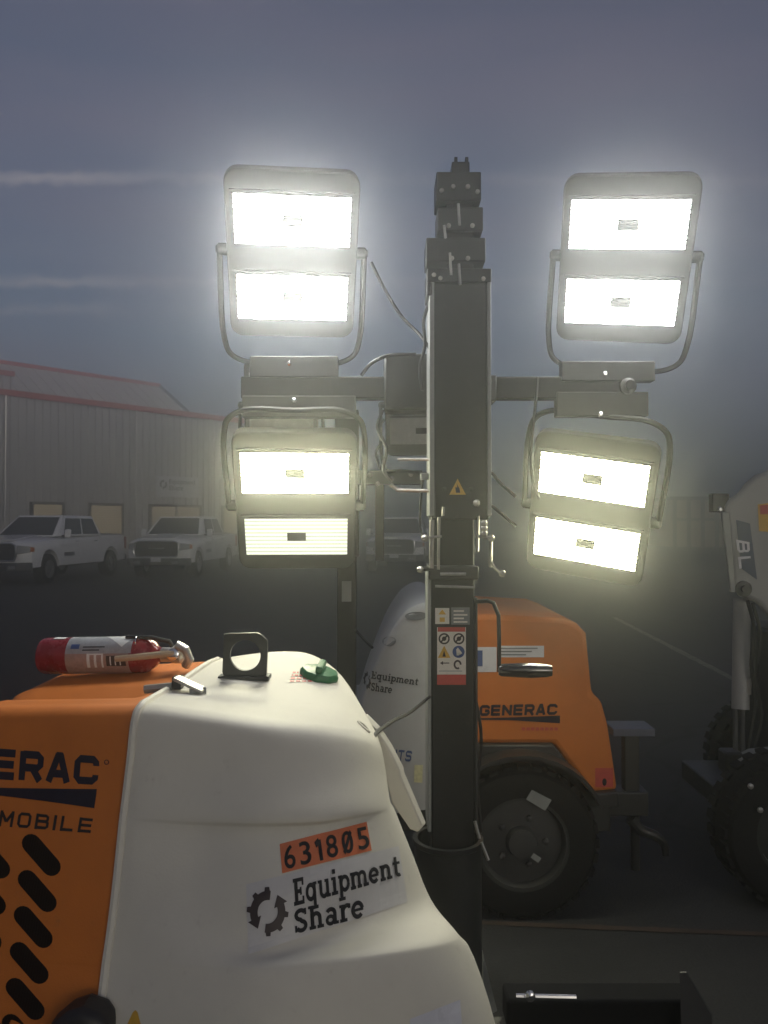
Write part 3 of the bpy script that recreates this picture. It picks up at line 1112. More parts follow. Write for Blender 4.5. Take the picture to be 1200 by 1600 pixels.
# --- chassis
ch = MB()
ch.box((-1.05, 1.62, 0.30), (0.12, 2.42, 0.46))
chassis = ch.build('chassis', M_BLACK, tower, bevel=0.01)
for x, y in ((-0.9, 1.75), (-0.9, 2.35), (0.05, 2.35), (0.05, 1.75)):
    lg = MB()
    lg.tube([(x, y, 0.32), (x, y, 0.03)], 0.03, 10).lathe([(0.09, 0.0), (0.09, 0.02), (0.03, 0.035)], Matrix.Translation((x, y, 0)), 16)
    lg.build('jack_leg', M_BLACK, tower, smooth=True)
fd = [(83, 1606), (97, 1574), (122, 1553), (147, 1545), (160, 1550), (174, 1555), (185, 1570), (190, 1604), (191, 1690), (78, 1690)]
MB().prism([P(x, y, 1.47) for x, y in fd], (0, -0.07, 0)).build('corner_bumper', M_PLASTIC, tower, bevel=0.018, seg=3, label='black rubber corner bumper below the seam')

# outrigger at the mast foot
orr = MB()
a, b = P(792, 1578, 1.95), P(1096, 1584, 1.95)
orr.box((a.x, 1.95, a.z - 0.05), (b.x, 2.03, a.z + 0.022))
outr = orr.build('outrigger_arm', M_MATTE, tower, bevel=0.008)
pl = [(1062, 1520), (1072, 1520), (1112, 1588), (1114, 1660), (1066, 1660)]
MB().prism([P(x, y, 1.90) for x, y in pl], (0.004, 0.006, 0)).build('end_plate', M_DARKGREY, outr)
MB().tube([P(806, 1556, 1.94), P(900, 1558, 1.94)], 0.006, 8).build('lock_pin', M_CHROME, outr, smooth=True)
MB().lathe([(0.012, 0), (0.012, 0.008), (0.006, 0.012)], Matrix.Translation(P(828, 1555, 1.93)) @ Matrix.Rotation(R(90), 4, 'X'), 12).build('glint_nut', M_CHROME, outr, smooth=True)  # chrome nut added to catch the lamps as a glint
pl = [(754, 1486), (777, 1580), (756, 1590)]
MB().prism([P(x, y, 2.2) for x, y in pl], (0.0, 0.01, 0)).build('gusset_plate', M_GREYPAINT, outr)
orr2 = MB()
orr2.box((0.10, 1.97, 0.36), (a.x + 0.02, 2.01, a.z - 0.05))
orr2.build('outrigger_bracket', M_BLACK, outr, bevel=0.005)
MB().tube([(b.x - 0.03, 1.99, a.z - 0.04), (b.x - 0.03, 1.99, 0.02)], 0.028, 10).build('outrigger_leg', M_BLACK, outr, smooth=True)

# --- mast
YM = 2.76
mast = MB().pbox(677, 438, 764, 812, YM, 0.17).build('mast', M_MAST, tower, bevel=0.006, label='dark steel telescopic mast casing')
for (x0, x1) in ((671, 679), (761, 768)):
    MB().pbox(x0, 440, x1, 806, YM - 0.014, 0.19).build('casing_flange', M_GREYPAINT, mast, bevel=0.002)  # flanges coloured lighter than the mast, imitating lamp light along its edges
post = MB().pbox(674, 800, 742, 1420, YM + 0.02, 0.14).build('mast_post', M_MAST, tower, bevel=0.006)
MB().pbox(668, 890, 674, 1300, YM + 0.0, 0.15).build('post_flange', M_GREYPAINT, post, bevel=0.002)  # lighter grey on this side stands in for the lamp-lit edge
MB().pbox(742, 935, 747, 1300, YM + 0.03, 0.12).build('post_flange', M_DARKGREY, post, bevel=0.002)
# round socket at the foot of the mast
sc_ = P(700, 1308, YM + 0.09)
sl = MB().lathe([(0.118, 0.02 - sc_.z), (0.118, -0.02), (0.124, -0.015), (0.124, 0.0), (0.108, 0.0), (0.106, -0.12)], Matrix.Translation(sc_), 36)
sock = sl.build('mast_socket', M_BLACK, tower, smooth=True)
for x0, y0, x1, y1 in ((742, 1283, 749, 1310), (752, 1316, 763, 1344)):
    MB().tube([P(x0, y0, YM - 0.02), P(x1, y1, YM - 0.03)], 0.006, 6).build('socket_bolt', M_ZINC, sock, smooth=True)

# mast head: the stacked ends of the inner sections
hd = MB().pbox(698, 300, 740, 440, YM + 0.03, 0.10)
head = hd.build('mast_head', M_MAST, tower, bevel=0.004)
for (x0, y0, x1, y1, dy) in ((682, 268, 752, 313, 0.0), (684, 323, 755, 360, 0.01), (666, 371, 759, 408, -0.005), (667, 419, 768, 441, -0.015), (667, 440, 675, 461, -0.02)):
    MB().pbox(x0, y0, x1, y1, YM + dy, 0.14).build('section_collar', M_MAST, head, bevel=0.004)
MB().pbox(706, 252, 734, 270, YM + 0.02, 0.07).build('head_block', M_MAST, head, bevel=0.004)
for x in (712, 729):
    MB().pbox(x - 2, 245, x + 3, 256, YM + 0.02, 0.02).build('head_prong', M_MAST, head, bevel=0.001)
for x0, y0, y1 in ((716, 318, 352), (717, 412, 445), (703, 395, 430), (694, 352, 372)):
    MB().tube([P(x0, y0, YM - 0.015), P(x0 + 2, y1, YM - 0.015)], 0.005, 6).build('hoist_cable', M_ZINC, head, smooth=True)
for x, y in ((708, 292), (731, 292), (690, 298), (746, 300), (701, 353), (738, 353), (731, 404), (706, 404), (678, 430), (688, 435), (755, 436)):
    MB().lathe([(0.008, 0), (0.008, 0.006), (0.004, 0.009)], Matrix.Translation(P(x, y, YM - 0.012)) @ Matrix.Rotation(R(90), 4, 'X'), 8).build('bolt', M_ZINC, head, smooth=True)

# clamps, rods and knobs where the casing slides on the post
cl = MB().pbox(670, 884, 748, 906, YM - 0.02, 0.2)
clamp = cl.build('slide_clamp', M_BLACK, tower, bevel=0.005)
for x, y0, y1, r_, m_ in ((675, 812, 888, 0.008, M_ZINC), (686, 808, 890, 0.005, M_ZINC), (747, 806, 862, 0.005, M_ZINC), (767, 842, 886, 0.006, M_ZINC), (693, 792, 806, 0.005, M_ZINC)):
    MB().tube([P(x, y0, YM - 0.045), P(x - 1, y1, YM - 0.045)], r_, 8).build('guide_rod', m_, clamp, smooth=True)
for x, y in ((664, 841), (657, 890), (745, 786), (785, 896), (757, 818), (757, 826), (757, 834), (768, 841)):
    MB().lathe([(0.006, -.012), (0.011, -.006), (0.012, 0.004), (0.006, 0.010)], Matrix.Translation(P(x, y, YM - 0.05)) @ Matrix.Rotation(R(90), 4, 'Y'), 10).build('clamp_knob', M_ZINC, clamp, smooth=True)
MB().tube([P(659, 841, YM - .05), P(690, 838, YM - .05)], 0.005, 6).build('clamp_bar', M_ZINC, clamp, smooth=True)
MB().tube([P(748, 838, YM - .05), P(770, 841, YM - .05)], 0.006, 6).build('clamp_bar', M_ZINC, clamp, smooth=True)
MB().tube([P(768, 878, YM - .05), P(774, 888, YM - .05), P(784, 896, YM - .055)], 0.006, 6).build('lock_handle', M_ZINC, clamp, smooth=True)
MB().tube([P(688, 897, YM - .03), P(728, 897, YM - .03)], 0.006, 6).build('clamp_bar', M_ZINC, clamp, smooth=True)
MB().tube([P(680, 916, YM - .02), P(742, 918, YM - .02)], 0.005, 6).build('clamp_bar', M_ZINC, clamp, smooth=True)
MB().tube([P(655, 890, YM - .05), P(672, 888, YM - .03)], 0.008, 8).build('clamp_bar', M_BLACK, clamp, smooth=True)

# mast labels
YP = YM + 0.018


def mlabel(name, polys, q, mat, lift=0.001):
    return build_decal(name, polys, q, mat, post, Yplane=YP, lift=lift)


def rq(x0, y0, x1, y1):
    return [(x0, y0), (x1, y0), (x1, y1), (x0, y1)]


mlabel('label', RECT, rq(680, 950, 702, 975), M_PAPER)
mlabel('label_print', [[(.2, .6), (.8, .6), (.5, .95)], [(.3, .1), (.7, .1), (.7, .4), (.3, .4)]], rq(681, 951, 701, 974), M_YELLOW, .003)
mlabel('label', RECT, rq(705, 949, 734, 976), M_GREYLABEL)
mlabel('label_print', [[(.1, y), (.9 - .2 * (i % 2), y), (.9 - .2 * (i % 2), y + .1), (.1, y + .1)] for i, y in enumerate((.08, .3, .52, .76))], rq(706, 950, 733, 975), M_PAPER, .003)
mlabel('warning_label', RECT, rq(683, 980, 728, 1070), M_PAPER)
mlabel('red_band', RECT, rq(683, 1054, 728, 1070), M_REDINK, .003)
mlabel('red_band', RECT, rq(684, 980, 727, 987), M_REDINK, .003)
for cx, cy in ((694, 998), (717, 998)):
    mlabel('pictogram', stroke(arc(.5, .5, .42, .42, 0, 360, 20), .14) + stroke([(.2, .2), (.8, .8)], .14) + [circle2(.5, .5, .2, 10)], rq(cx - 9, cy - 9, cx + 9, cy + 9), M_BROWNINK, .003)
mlabel('pictogram', [[(0, 0), (1, 0), (.5, 1)]], rq(684, 1009, 704, 1028), M_YELLOW, .003)
mlabel('pictogram', [[(.3, .12), (.7, .12), (.5, .7)]], rq(687, 1012, 701, 1028), M_BROWNINK, .005)
mlabel('pictogram', [circle2(.5, .5, .5, 24)], rq(707, 1009, 726, 1028), M_BLUE, .003)
mlabel('pictogram', [[(.35, .2), (.5, .2), (.5, .5), (.7, .3), (.8, .4), (.45, .85), (.3, .7)]], rq(707, 1009, 726, 1028), M_PAPER, .005)
mlabel('pictogram', stroke([(0, .5), (1, .5)], .2) + [[(0, .5), (.3, .9), (.3, .1)]], rq(688, 1032, 702, 1040), M_BROWNINK, .003)
mlabel('pictogram', stroke(arc(.5, .5, .35, .4, 0, 300, 14), .2), rq(708, 1031, 722, 1046), M_BROWNINK, .003)
mlabel('pictogram', stroke([(0, .5), (1, .5)], .2), rq(686, 1046, 722, 1051), M_GREYLABEL, .003)
tri = build_decal('warning_triangle', [[(0, 0), (1, 0), (.5, 1)]], rq(702, 748, 728, 773), M_YELLOW, mast, Yplane=YM - 0.001, lift=.001)
build_decal('warning_mark', [[(.4, .12), (.66, .12), (.5, .38), (.62, .38), (.44, .72), (.48, .46), (.36, .46)]], rq(702, 748, 728, 773), M_INK, mast, Yplane=YM - 0.001, lift=.003)
for x in (694, 736):
    MB().lathe([(0.008, 0), (0.008, 0.005), (0.004, 0.007)], Matrix.Translation(P(x, 764, YM)) @ Matrix.Rotation(R(90), 4, 'X'), 10).build('bolt', M_DARKGREY, mast, smooth=True)

# crank handle on the post
Yc = YM - 0.06
crank = MB().tube([P(744, 940, YM), P(762, 939, Yc), P(771, 942, Yc), P(779, 962, Yc), P(780, 1000, Yc), P(780, 1050, Yc)], 0.007, 8).build('winch_crank', M_BLACK, tower, smooth=True)
ga, gb = P(779, 1047, Yc - .01), P(862, 1048, Yc - .01)
L_ = (gb - ga).length
Mx = Matrix.Translation(ga) @ (gb - ga).to_track_quat('Z', 'Y').to_matrix().to_4x4()
MB().lathe([(0.016, 0), (0.021, 0.01), (0.024, L_ * .4), (0.025, L_ * .6), (0.022, L_ * .9), (0.018, L_)], Mx, 16).build('crank_grip', material('grip_gloss', (0.008, 0.008, 0.009), 0.10, spec=1.0, coat=0.6), crank, smooth=True, label='glossy black crank grip')

# --- lamp heads and cross arm
YA = 2.99
arm = MB().pbox(376, 588, 975, 622, YA, 0.07).build('cross_arm', M_MAST, tower, bevel=0.005)
MB().pbox(600, 552, 676, 640, YA - 0.03, 0.12).build('arm_bracket', M_DARKGREY, arm, bevel=0.01)
MB().pbox(764, 586, 776, 626, YA - 0.03, 0.12).build('arm_bracket', M_DARKGREY, arm, bevel=0.004)
for (x0, y0, x1, y1, tilt) in ((390, 556, 528, 589, 0), (378, 618, 556, 652, 0), (878, 564, 1024, 595, 0), (870, 612, 1014, 650, 0)):
    MB().pbox(x0, y0, x1, y1, YA - 0.012, 0.055).build('mount_plate', M_DARKGREY, arm, bevel=0.004)
for x, y in ((945, 585), (938, 648), (452, 568), (460, 626)):
    MB().lathe([(0.010, 0), (0.010, 0.008), (0.005, 0.011)], Matrix.Translation(P(x, y, YA - .012)) @ Matrix.Rotation(R(90), 4, 'X'), 6).build('bolt', M_CHROME, arm, smooth=False)
MB().lathe([(0.030, 0), (0.030, 0.02), (0.018, 0.03), (0.018, 0.04)], Matrix.Translation(P(980, 604, YA - .01)) @ Matrix.Rotation(R(90), 4, 'X'), 14).build('lock_knob', M_DARKGREY, arm, smooth=True)

SW, SH, SG = 0.405, 0.172, 0.116      # LED strip width, height, gap


def fixture_matrix(c, yaw, tilt, roll):
    return Matrix.Translation(c) @ Matrix.Rotation(R(yaw), 4, 'Z') @ Matrix.Rotation(R(tilt), 4, 'X') @ Matrix.Rotation(R(roll), 4, 'Y')


def rounded_rect(w, h, r, n=5):
    pts = []
    for cx, cz, a0 in ((w / 2 - r, h / 2 - r, 0), (-w / 2 + r, h / 2 - r, 90), (-w / 2 + r, -h / 2 + r, 180), (w / 2 - r, -h / 2 + r, 270)):
        for k in range(n + 1):
            a = R(a0 + 90 * k / n)
            pts.append((cx + r * math.cos(a), cz + r * math.sin(a)))
    return pts


def lamp_head(parent, M, mats, up=True, lit=True, label=None):
    """A two-module LED floodlight: housing, two strips, rims, yoke and cooling fins."""
    h = MB()
    rr = rounded_rect(0.47, 0.62, 0.05)
    h.prism([(x, 0.010, z) for x, z in rr], (0, 0.05, 0))
    house = h.build('floodlight', M_LAMPBODY, parent, bevel=0.006, M=M, label=label)
    for k, zc in enumerate(((SH + SG) / 2, -(SH + SG) / 2)):
        st = MB()
        st.add([(-SW / 2, -0.002, zc - SH / 2), (SW / 2, -0.002, zc - SH / 2), (SW / 2, -0.002, zc + SH / 2), (-SW / 2, -0.002, zc + SH / 2)], [(0, 1, 2, 3)])
        o = bpy.data.objects.new('led_strip', st.mesh('led_strip'))
        COL.objects.link(o)
        o.data.materials.append(mats[k])
        o.parent = house
        fr = MB()
        for x0, x1, z0, z1 in ((-SW / 2 - .014, SW / 2 + .014, zc + SH / 2, zc + SH / 2 + .014), (-SW / 2 - .014, SW / 2 + .014, zc - SH / 2 - .014, zc - SH / 2),
                               (-SW / 2 - .014, -SW / 2, zc - SH / 2, zc + SH / 2), (SW / 2, SW / 2 + .014, zc - SH / 2, zc + SH / 2)):
            fr.box((x0, -0.004, z0), (x1, 0.012, z1))
        fr.build('strip_rim', M_LAMPBODY, house)
        MB().box((-0.037, -0.0035, zc - 0.019), (0.037, -0.0022, zc + 0.019)).build('strip_label', M_LEDLABEL, house)
    s = -1 if up else 1
    y_ = []
    W2, Z1 = 0.262, s * (0.43 if up else 0.39)
    q1 = abs(Z1) - 0.035
    q0 = abs(Z1) - 0.10
    for x, z in ((-W2, -s * .02), (-W2, s * q0), (-W2 + .02, s * q1), (-W2 + .08, Z1), (0, Z1), (W2 - .08, Z1), (W2 - .02, s * q1), (W2, s * q0), (W2, -s * .02)):
        y_.append((x, 0.03, z))
    MB().tube(hermite([Vector(q) for q in y_], 5), 0.011, 8).build('yoke', M_DARKGREY, house, smooth=True)
    for sx in (-1, 1):
        MB().lathe([(0.022, 0), (0.022, 0.03), (0.012, 0.04)], Matrix.Translation((sx * 0.235, 0.035, -s * .02)) @ Matrix.Rotation(R(90 * sx), 4, 'Y'), 12).build('pivot_knob', M_DARKGREY, house, smooth=True)
    fn = MB()
    for i in range(9):
        fn.box((-0.2 + i * 0.05 - 0.003, 0.06, -0.27), (-0.2 + i * 0.05 + 0.003, 0.10, 0.27))
    fn.build('cooling_fins', M_LAMPBODY, house)
    return house


lamp_head(tower, fixture_matrix((-0.332, 2.904, 2.61), 7.3, 39.8, -0.6), (M_LED, M_LED), True, label='lit lamp head, upper left of the mast')
lamp_head(tower, fixture_matrix((0.886, 2.950, 2.61), -18.9, 35.0, 6.9), (M_LEDR, M_LEDR), True, label='lit lamp head, upper right of the mast')
lamp_head(tower, fixture_matrix((-0.344, 3.136, 1.725), 4.0, 32.2, -0.1), (M_LEDW, M_LEDDIM), False, label='lit lamp head, lower left of the mast')
lamp_head(tower, fixture_matrix((0.805, 3.161, 1.70), -24.8, 26.7, 10.6), (M_LEDRW, M_LEDRW), False, label='lit lamp head, lower right of the mast')

# cables
def cable(pts, r, parent=None, name='cable', n=6, mat=None):
    d = hermite([Vector(p) for p in pts], n)
    return MB().tube(d, r, 7).build(name, mat or M_PLASTIC, parent, smooth=True)


cable([P(574, 1178, 1.86), P(582, 1156, 1.9), P(608, 1130, 2.15), P(642, 1112, 2.5), P(672, 1088, 2.77)], 0.0055, tower)
cable([P(580, 410, 2.93), P(600, 450, 2.92), P(628, 495, 2.9), P(655, 522, 2.86), P(672, 545, 2.82)], 0.006, tower)
cable([P(565, 586, 2.97), P(580, 568, 2.93), P(606, 556, 2.92), P(650, 554, 2.92)], 0.007, tower)
cable([P(840, 590, 2.96), P(836, 640, 2.94), P(830, 700, 2.95), P(832, 750, 2.98), P(842, 780, 3.0)], 0.006, tower)
cable([P(662, 740, 2.84), P(657, 790, 2.83), P(658, 830, 2.82), P(664, 842, 2.8)], 0.004, tower)

# ================================================================== fire extinguisher lying on the hood
def surf(px, py, bv):
    o = Vector((0, 0, CAM_H))
    return bv.ray_cast(o, (P(px, py, 1) - o).normalized())


YX = 2.16
ea, eb = P(66, 1012, YX + .02), P(252, 1010, YX)
EL = (eb - ea).length
ER = 0.0485
topz = 1.0
o_ = BV_O.ray_cast(Vector((ea.x * .3 + eb.x * .7, YX, 3)), Vector((0, 0, -1)))
if o_[0] is not None:
    dz = o_[0].z + ER + 0.001 - (ea.z * .3 + eb.z * .7)
    ea.z += dz
    eb.z += dz
ext = thing('fire_extinguisher', (ea + eb) / 2 - Vector((0, 0, ER)), 'red fire extinguisher lying on its side on the orange hood', 'fire extinguisher')
EM = Matrix.Translation(ea) @ (eb - ea).to_track_quat('Z', 'Y').to_matrix().to_4x4()
MB().lathe([(0.030, 0.0), (ER - .004, 0.003), (ER, 0.012), (ER, EL * .86), (ER * .93, EL * .90), (ER * .70, EL * .955), (0.020, EL * .985), (0.018, EL * 1.02)], EM, 40).build('cylinder', M_RED, ext, smooth=True)


def band(name, z0, z1, mat, a0=0, a1=360, lift=0.0006, shape=None):
    n = 40
    vs, fs = [], []
    for i in range(n + 1):
        a = R(a0 + (a1 - a0) * i / n)
        k = i / n
        zz0, zz1 = (shape(k) if shape else (z0, z1))
        for z in (zz0, zz1):
            vs.append(EM @ Vector(((ER + lift) * math.cos(a), (ER + lift) * math.sin(a), z)))
    for i in range(n):
        fs.append((2 * i, 2 * i + 2, 2 * i + 3, 2 * i + 1))
    return MB().add(vs, fs).build(name, mat, ext, smooth=True)


# which turn of the cylinder looks at the camera
camv = EM.inverted().to_3x3() @ (Vector((0, 0, CAM_H)) - (ea + eb) / 2)
A0 = math.degrees(math.atan2(camv.y, camv.x))
upv = EM.inverted().to_3x3() @ Vector((0, 0, 1))
AU = math.degrees(math.atan2(upv.y, upv.x))
sgn = 1 if ((AU - A0 + 180) % 360 - 180) > 0 else -1
M_EXLAB = material('extinguisher_label', (0.30, 0.31, 0.33), 0.5, noise=0.15, nscale=60)
M_EXLAB2 = material('extinguisher_label_brown', (0.33, 0.22, 0.19), 0.5, noise=0.2, nscale=70)
M_EXWHITE = material('extinguisher_label_white', (0.62, 0.63, 0.62), 0.5, noise=0.08, nscale=40)


def bnd(name, z0, z1, b0, b1, mat, lift):
    band(name, EL * z0, EL * z1, mat, A0 + sgn * b0, A0 + sgn * b1, lift)


bnd('label', .26, .80, 5, 95, M_EXLAB, .0006)
bnd('label', .26, .78, -75, 5, M_EXLAB2, .0006)
for i, (z0, z1, b0, b1, m_, l_) in enumerate(((.44, .465, -40, 3, M_EXWHITE, .0012), (.50, .52, -40, 3, M_EXWHITE, .0012), (.56, .575, -40, 3, M_EXWHITE, .0012), (.44, .575, 1, 5, M_EXWHITE, .0012),
                          (.30, .37, 20, 36, M_BLUE, .0012), (.60, .76, -35, -2, M_BROWNINK, .0010), (.63, .64, -32, -4, M_EXWHITE, .0016), (.67, .68, -32, -4, M_EXWHITE, .0016), (.71, .72, -32, -4, M_EXWHITE, .0016),
                          (.12, .22, 62, 80, M_EXWHITE, .0012), (.40, .58, 24, 28, M_INK, .0012), (.40, .54, 14, 18, M_INK, .0012))):
    bnd('label_print', z0, z1, b0, b1, m_, l_)
band('label_print', 0, 0, M_EXWHITE, A0 + sgn * 25, A0 + sgn * 80, .0014, lambda k: (EL * (.72 - .18 * k), EL * (.72 + .12 * k)))
hM = EM @ Matrix.Translation((0, 0, EL))
hv = MB()
hv.lathe([(0.019, 0.0), (0.019, 0.03), (0.024, 0.032), (0.024, 0.055), (0.014, 0.062)], hM, 18)
hd_ = hv.build('valve', M_ZINC, ext, smooth=True)
MB().lathe([(0.012, 0), (0.016, 0.004), (0.016, 0.016), (0.012, 0.018)], hM @ Matrix.Translation((0, 0, 0.042)) @ Matrix.Rotation(R(A0), 4, 'Z') @ Matrix.Rotation(R(90), 4, 'Y') @ Matrix.Translation((0, 0, 0.018)), 16).build('gauge', M_CHROME, hd_, smooth=True)
ca_, sa_ = math.cos(R(A0)), math.sin(R(A0))
c2, s2 = math.cos(R(AU)), math.sin(R(AU))


def hp(cam_, up_, z):
    return EM @ Vector((ca_ * cam_ + c2 * up_, sa_ * cam_ + s2 * up_, EL + z))


MB().tube([hp(.052, -.010, -.105), hp(.048, -.004, -.03), hp(.028, .004, .045)], [0.008, 0.009, 0.009], 8).build('squeeze_lever', material('lever_tan', (.42, .33, .22), .5, noise=.15), hd_, smooth=True)
MB().tube([hp(.015, .022, .035), hp(.02, .034, .03), hp(.015, .045, -.02), hp(.015, .047, -.09)], 0.006, 8).build('carry_handle', M_BLACK, hd_, smooth=True)
MB().tube([hp(.02, .025, .05), hp(.026, .012, .075), hp(.024, -.012, .085), hp(.016, -.030, .07)], 0.012, 10).build('nozzle', M_ZINC, hd_, smooth=True)
ringp = [hp(.03 + .012 * math.cos(a * PI / 6), .035 + .012 * math.sin(a * PI / 6), -.055) for a in range(13)]
MB().tube(ringp, 0.0018, 6).build('pull_ring', M_CHROME, hd_, smooth=True)

# ================================================================== second light tower behind
tw2 = thing('light_tower', (0.45, 4.0, 0.0), 'unlit white and orange light tower with its wheel showing, behind the mast', 'light tower', 'mobile light towers')
Y2 = 3.50
prof2 = [(690, 966), (760, 960), (880, 966), (902, 974), (917, 990), (926, 1085), (940, 1094), (950, 1130), (958, 1180), (966, 1236), (922, 1240), (866, 1163), (690, 1163)]
body2 = MB().prism([P(x, y, Y2) for x, y in prof2], (0.0, 0.95, 0)).build('side_panel', M_ORANGE, tw2, bevel=0.025, seg=3, label='orange side panel')
# white nose of the second hood
cs = [(0.00, 700, 962, 1262), (0.12, 668, 944, 1265), (0.24, 640, 952, 1268), (0.30, 612, 985, 1272), (0.40, 588, 1035, 1278), (0.55, 566, 1092, 1285), (0.62, 556, 1122, 1290)]
rows = []
for k, (dy, x, y0, y1) in enumerate(cs):
    col = []
    b = k / (len(cs) - 1)
    yf = Y2 - 0.01 + 0.16 * b * b
    for t in (0, .15, .45, .75, 1.0):
        p = P(x, y0 + (y1 - y0) * t, yf - 0.05 * t)
        col.append(p)
    bk = [Vector((p.x, 4.46 - 0.1 * b, p.z)) for p in (col[0],)]
    full = [Vector((bk[0].x, bk[0].y, col[-1].z)), bk[0], Vector((col[0].x, 4.0, col[0].z + 0.015)), col[0] + Vector((0, 0.05, 0.004))] + col
    rows.append(full)
endc = [Vector((p.x - 0.02, max(p.y + 0.06, 3.8), p.z - 0.02)) for p in rows[-1]]
rows.append(endc)
ctrl2 = [list(r) for r in zip(*rows)]
mb2 = grid_mesh(patch(ctrl2, 5, 4))
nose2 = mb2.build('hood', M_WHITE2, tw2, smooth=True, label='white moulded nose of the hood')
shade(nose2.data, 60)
BV2 = bvh_of(mb2)
build_decal('lettering', normalise(es1), [(582, 1048), (655, 1060), (652, 1074), (580, 1064)], M_INK, nose2, BV2, lift=.003, maxlen=.1)
build_decal('lettering', normalise(es2), [(581, 1066), (614, 1071), (612, 1084), (580, 1079)], M_INK, nose2, BV2, lift=.003, maxlen=.1)
build_decal('logo', gear_logo(), [(569, 1050), (580, 1051), (580, 1078), (569, 1074)], M_INK, nose2, BV2, lift=.003)
build_decal('lettering', block_text('NTS', .2), [(612, 1170), (645, 1173), (642, 1190), (610, 1188)], M_BLUE, nose2, BV2, lift=.003, maxlen=.2)
build_decal('dark_mark', [circle2(.5, .5, .5, 16)], [(632, 957), (668, 955), (668, 968), (634, 970)], M_GREYLABEL, nose2, BV2, lift=.003)
build_decal('dark_mark', [circle2(.5, .5, .5, 16)], [(598, 995), (620, 995), (618, 1010), (598, 1010)], M_GREYLABEL, nose2, BV2, lift=.003)
build_decal('yellow_tag', RECT, [(648, 1195), (661, 1195), (660, 1223), (647, 1222)], M_YELLOWTAG if 'M_YELLOWTAG' in globals() else material('pale_tag', (.62, .60, .36), .5, noise=.15, nscale=90), nose2, BV2, lift=.003)


def s2d(name, polys, q, mat, lift=.002, par=None):
    return build_decal(name, polys, q, mat, par or body2, Yplane=Y2, lift=lift)


s2d('lettering', gen, [(750, 1101), (872, 1099), (870, 1118), (749, 1120)], M_INKB)
s2d('brand_bar', [[(0, .45), (.4, .40), (1, 0), (1, 1), (.4, .75), (0, .65)]], rq(742, 1118, 875, 1130), M_INKB)
s2d('red_print', [[(i * .12, .2), (i * .12 + .09, .2), (i * .12 + .09, .8), (i * .12, .8)] for i in range(8)], rq(815, 1135, 876, 1143), M_REDINK)
s2d('sticker', [[(0, 0), (1, 0), (1, 1), (0, 1)]], rq(744, 1011, 776, 1050), M_STICKER)
s2d('sticker_print', [[(0, .15), (1, .15), (1, .9), (0, .9)]], rq(744, 1013, 754, 1046), M_BLUE, .004)
s2d('sticker', RECT, rq(777, 1009, 850, 1027), M_STICKER)
for i in range(3):
    s2d('sticker_print', [[(0, 0), (1, 0), (1, 1), (0, 1)]], rq(782, 1012 + i * 5, 840 - 9 * i, 1014 + i * 5), M_GREYLABEL, .004)
s2d('hole', [circle2(.5, .5, .5, 12)], rq(941, 1216, 948, 1228), M_INK)
s2d('reflector', RECT, rq(930, 1200, 958, 1230), M_REDINK, .0015)
# black lower frame, fender and wheel
fr2 = [(675, 1164), (866, 1164), (922, 1241), (966, 1237), (968, 1262), (905, 1262), (860, 1200), (675, 1200)]
frame2 = MB().prism([P(x, y, Y2 - .03) for x, y in fr2], (0, 1.0, 0)).build('chassis', M_BLACK, tw2, bevel=0.008)
MB().pbox(600, 1255, 955, 1300, Y2 + 0.15, 0.7).build('chassis_rail', M_BLACK, tw2, bevel=0.01)
fend = []
for k in range(13):
    a = R(155 - 130 * k / 12)
    fend.append((math.cos(a), math.sin(a)))
wc = P(812, 1313, 3.46)
wc.z = 0.315
wr = 0.315
fm = MB()
vs, fs = [], []
for (c, s) in fend:
    for rr_, yy in ((wr + .06, 3.36), (wr + .06, 3.62), (wr + .045, 3.62), (wr + .045, 3.36)):
        vs.append((wc.x + c * rr_, yy, wc.z + s * rr_))
for i in range(len(fend) - 1):
    for k in range(4):
        k2 = (k + 1) % 4
        fs.append((4 * i + k, 4 * i + k2, 4 * i + 4 + k2, 4 * i + 4 + k))
fs += [(0, 1, 2, 3), tuple(4 * (len(fend) - 1) + k for k in (3, 2, 1, 0))]
fm.add(vs, fs).build('fender', M_BLACK, tw2, smooth=True)


def wheel(parent, c, r, w, rim_mat, name='wheel', axis='Y', spokes=5, M=None):
    """Tyre with shoulder and tread, dished rim with hub, nuts and spoke holes."""
    rot = Matrix.Rotation(R(90), 4, 'X') if axis == 'Y' else Matrix.Rotation(R(90), 4, 'Y')
    T = (M or Matrix.Identity(4)) @ Matrix.Translation(c) @ rot
    ri = r * 0.62
    t = MB().lathe([(ri, -w / 2), (r * .80, -w / 2 - .004), (r * .93, -w * .47), (r * .99, -w * .36), (r, -w * .2), (r, w * .2), (r * .99, w * .36), (r * .93, w * .47), (r * .80, w / 2 + .004), (ri, w / 2)], T, 36, caps=False)
    ty = t.build(name, M_RUBBER, parent, smooth=True)
    rm = MB().lathe([(ri * 1.02, -w * .42), (ri * 1.02, w * .46), (ri * .93, w * .46), (ri * .88, w * .25), (ri * .35, w * .30), (ri * .30, w * .45), (.001, w * .47)], T, 28)
    rim = rm.build('rim', rim_mat, ty, smooth=True)
    for k in range(spokes):
        a = 2 * PI * k / spokes
        MB().lathe([(r * .045, 0), (r * .045, .012), (r * .02, .016)], T @ Matrix.Translation((ri * .52 * math.cos(a), ri * .52 * math.sin(a), w * .28)), 8).build('wheel_nut', M_DARKGREY, ty, smooth=True)
    tr = MB()
    for k in range(32):
        a = 2 * PI * k / 32
        Mk = T @ Matrix.Rotation(a, 4, 'Z') @ Matrix.Translation((r * .985, 0, 0))
        tr.cbox((0.004, 0, w * .27), (.016, r * .12, w * .30), Mk)
        tr.cbox((0.004, r * .1, -w * .27), (.016, r * .12, w * .30), Mk)
    tr.build('tread', M_RUBBER, ty)['kind'] = 'stuff'
    return ty


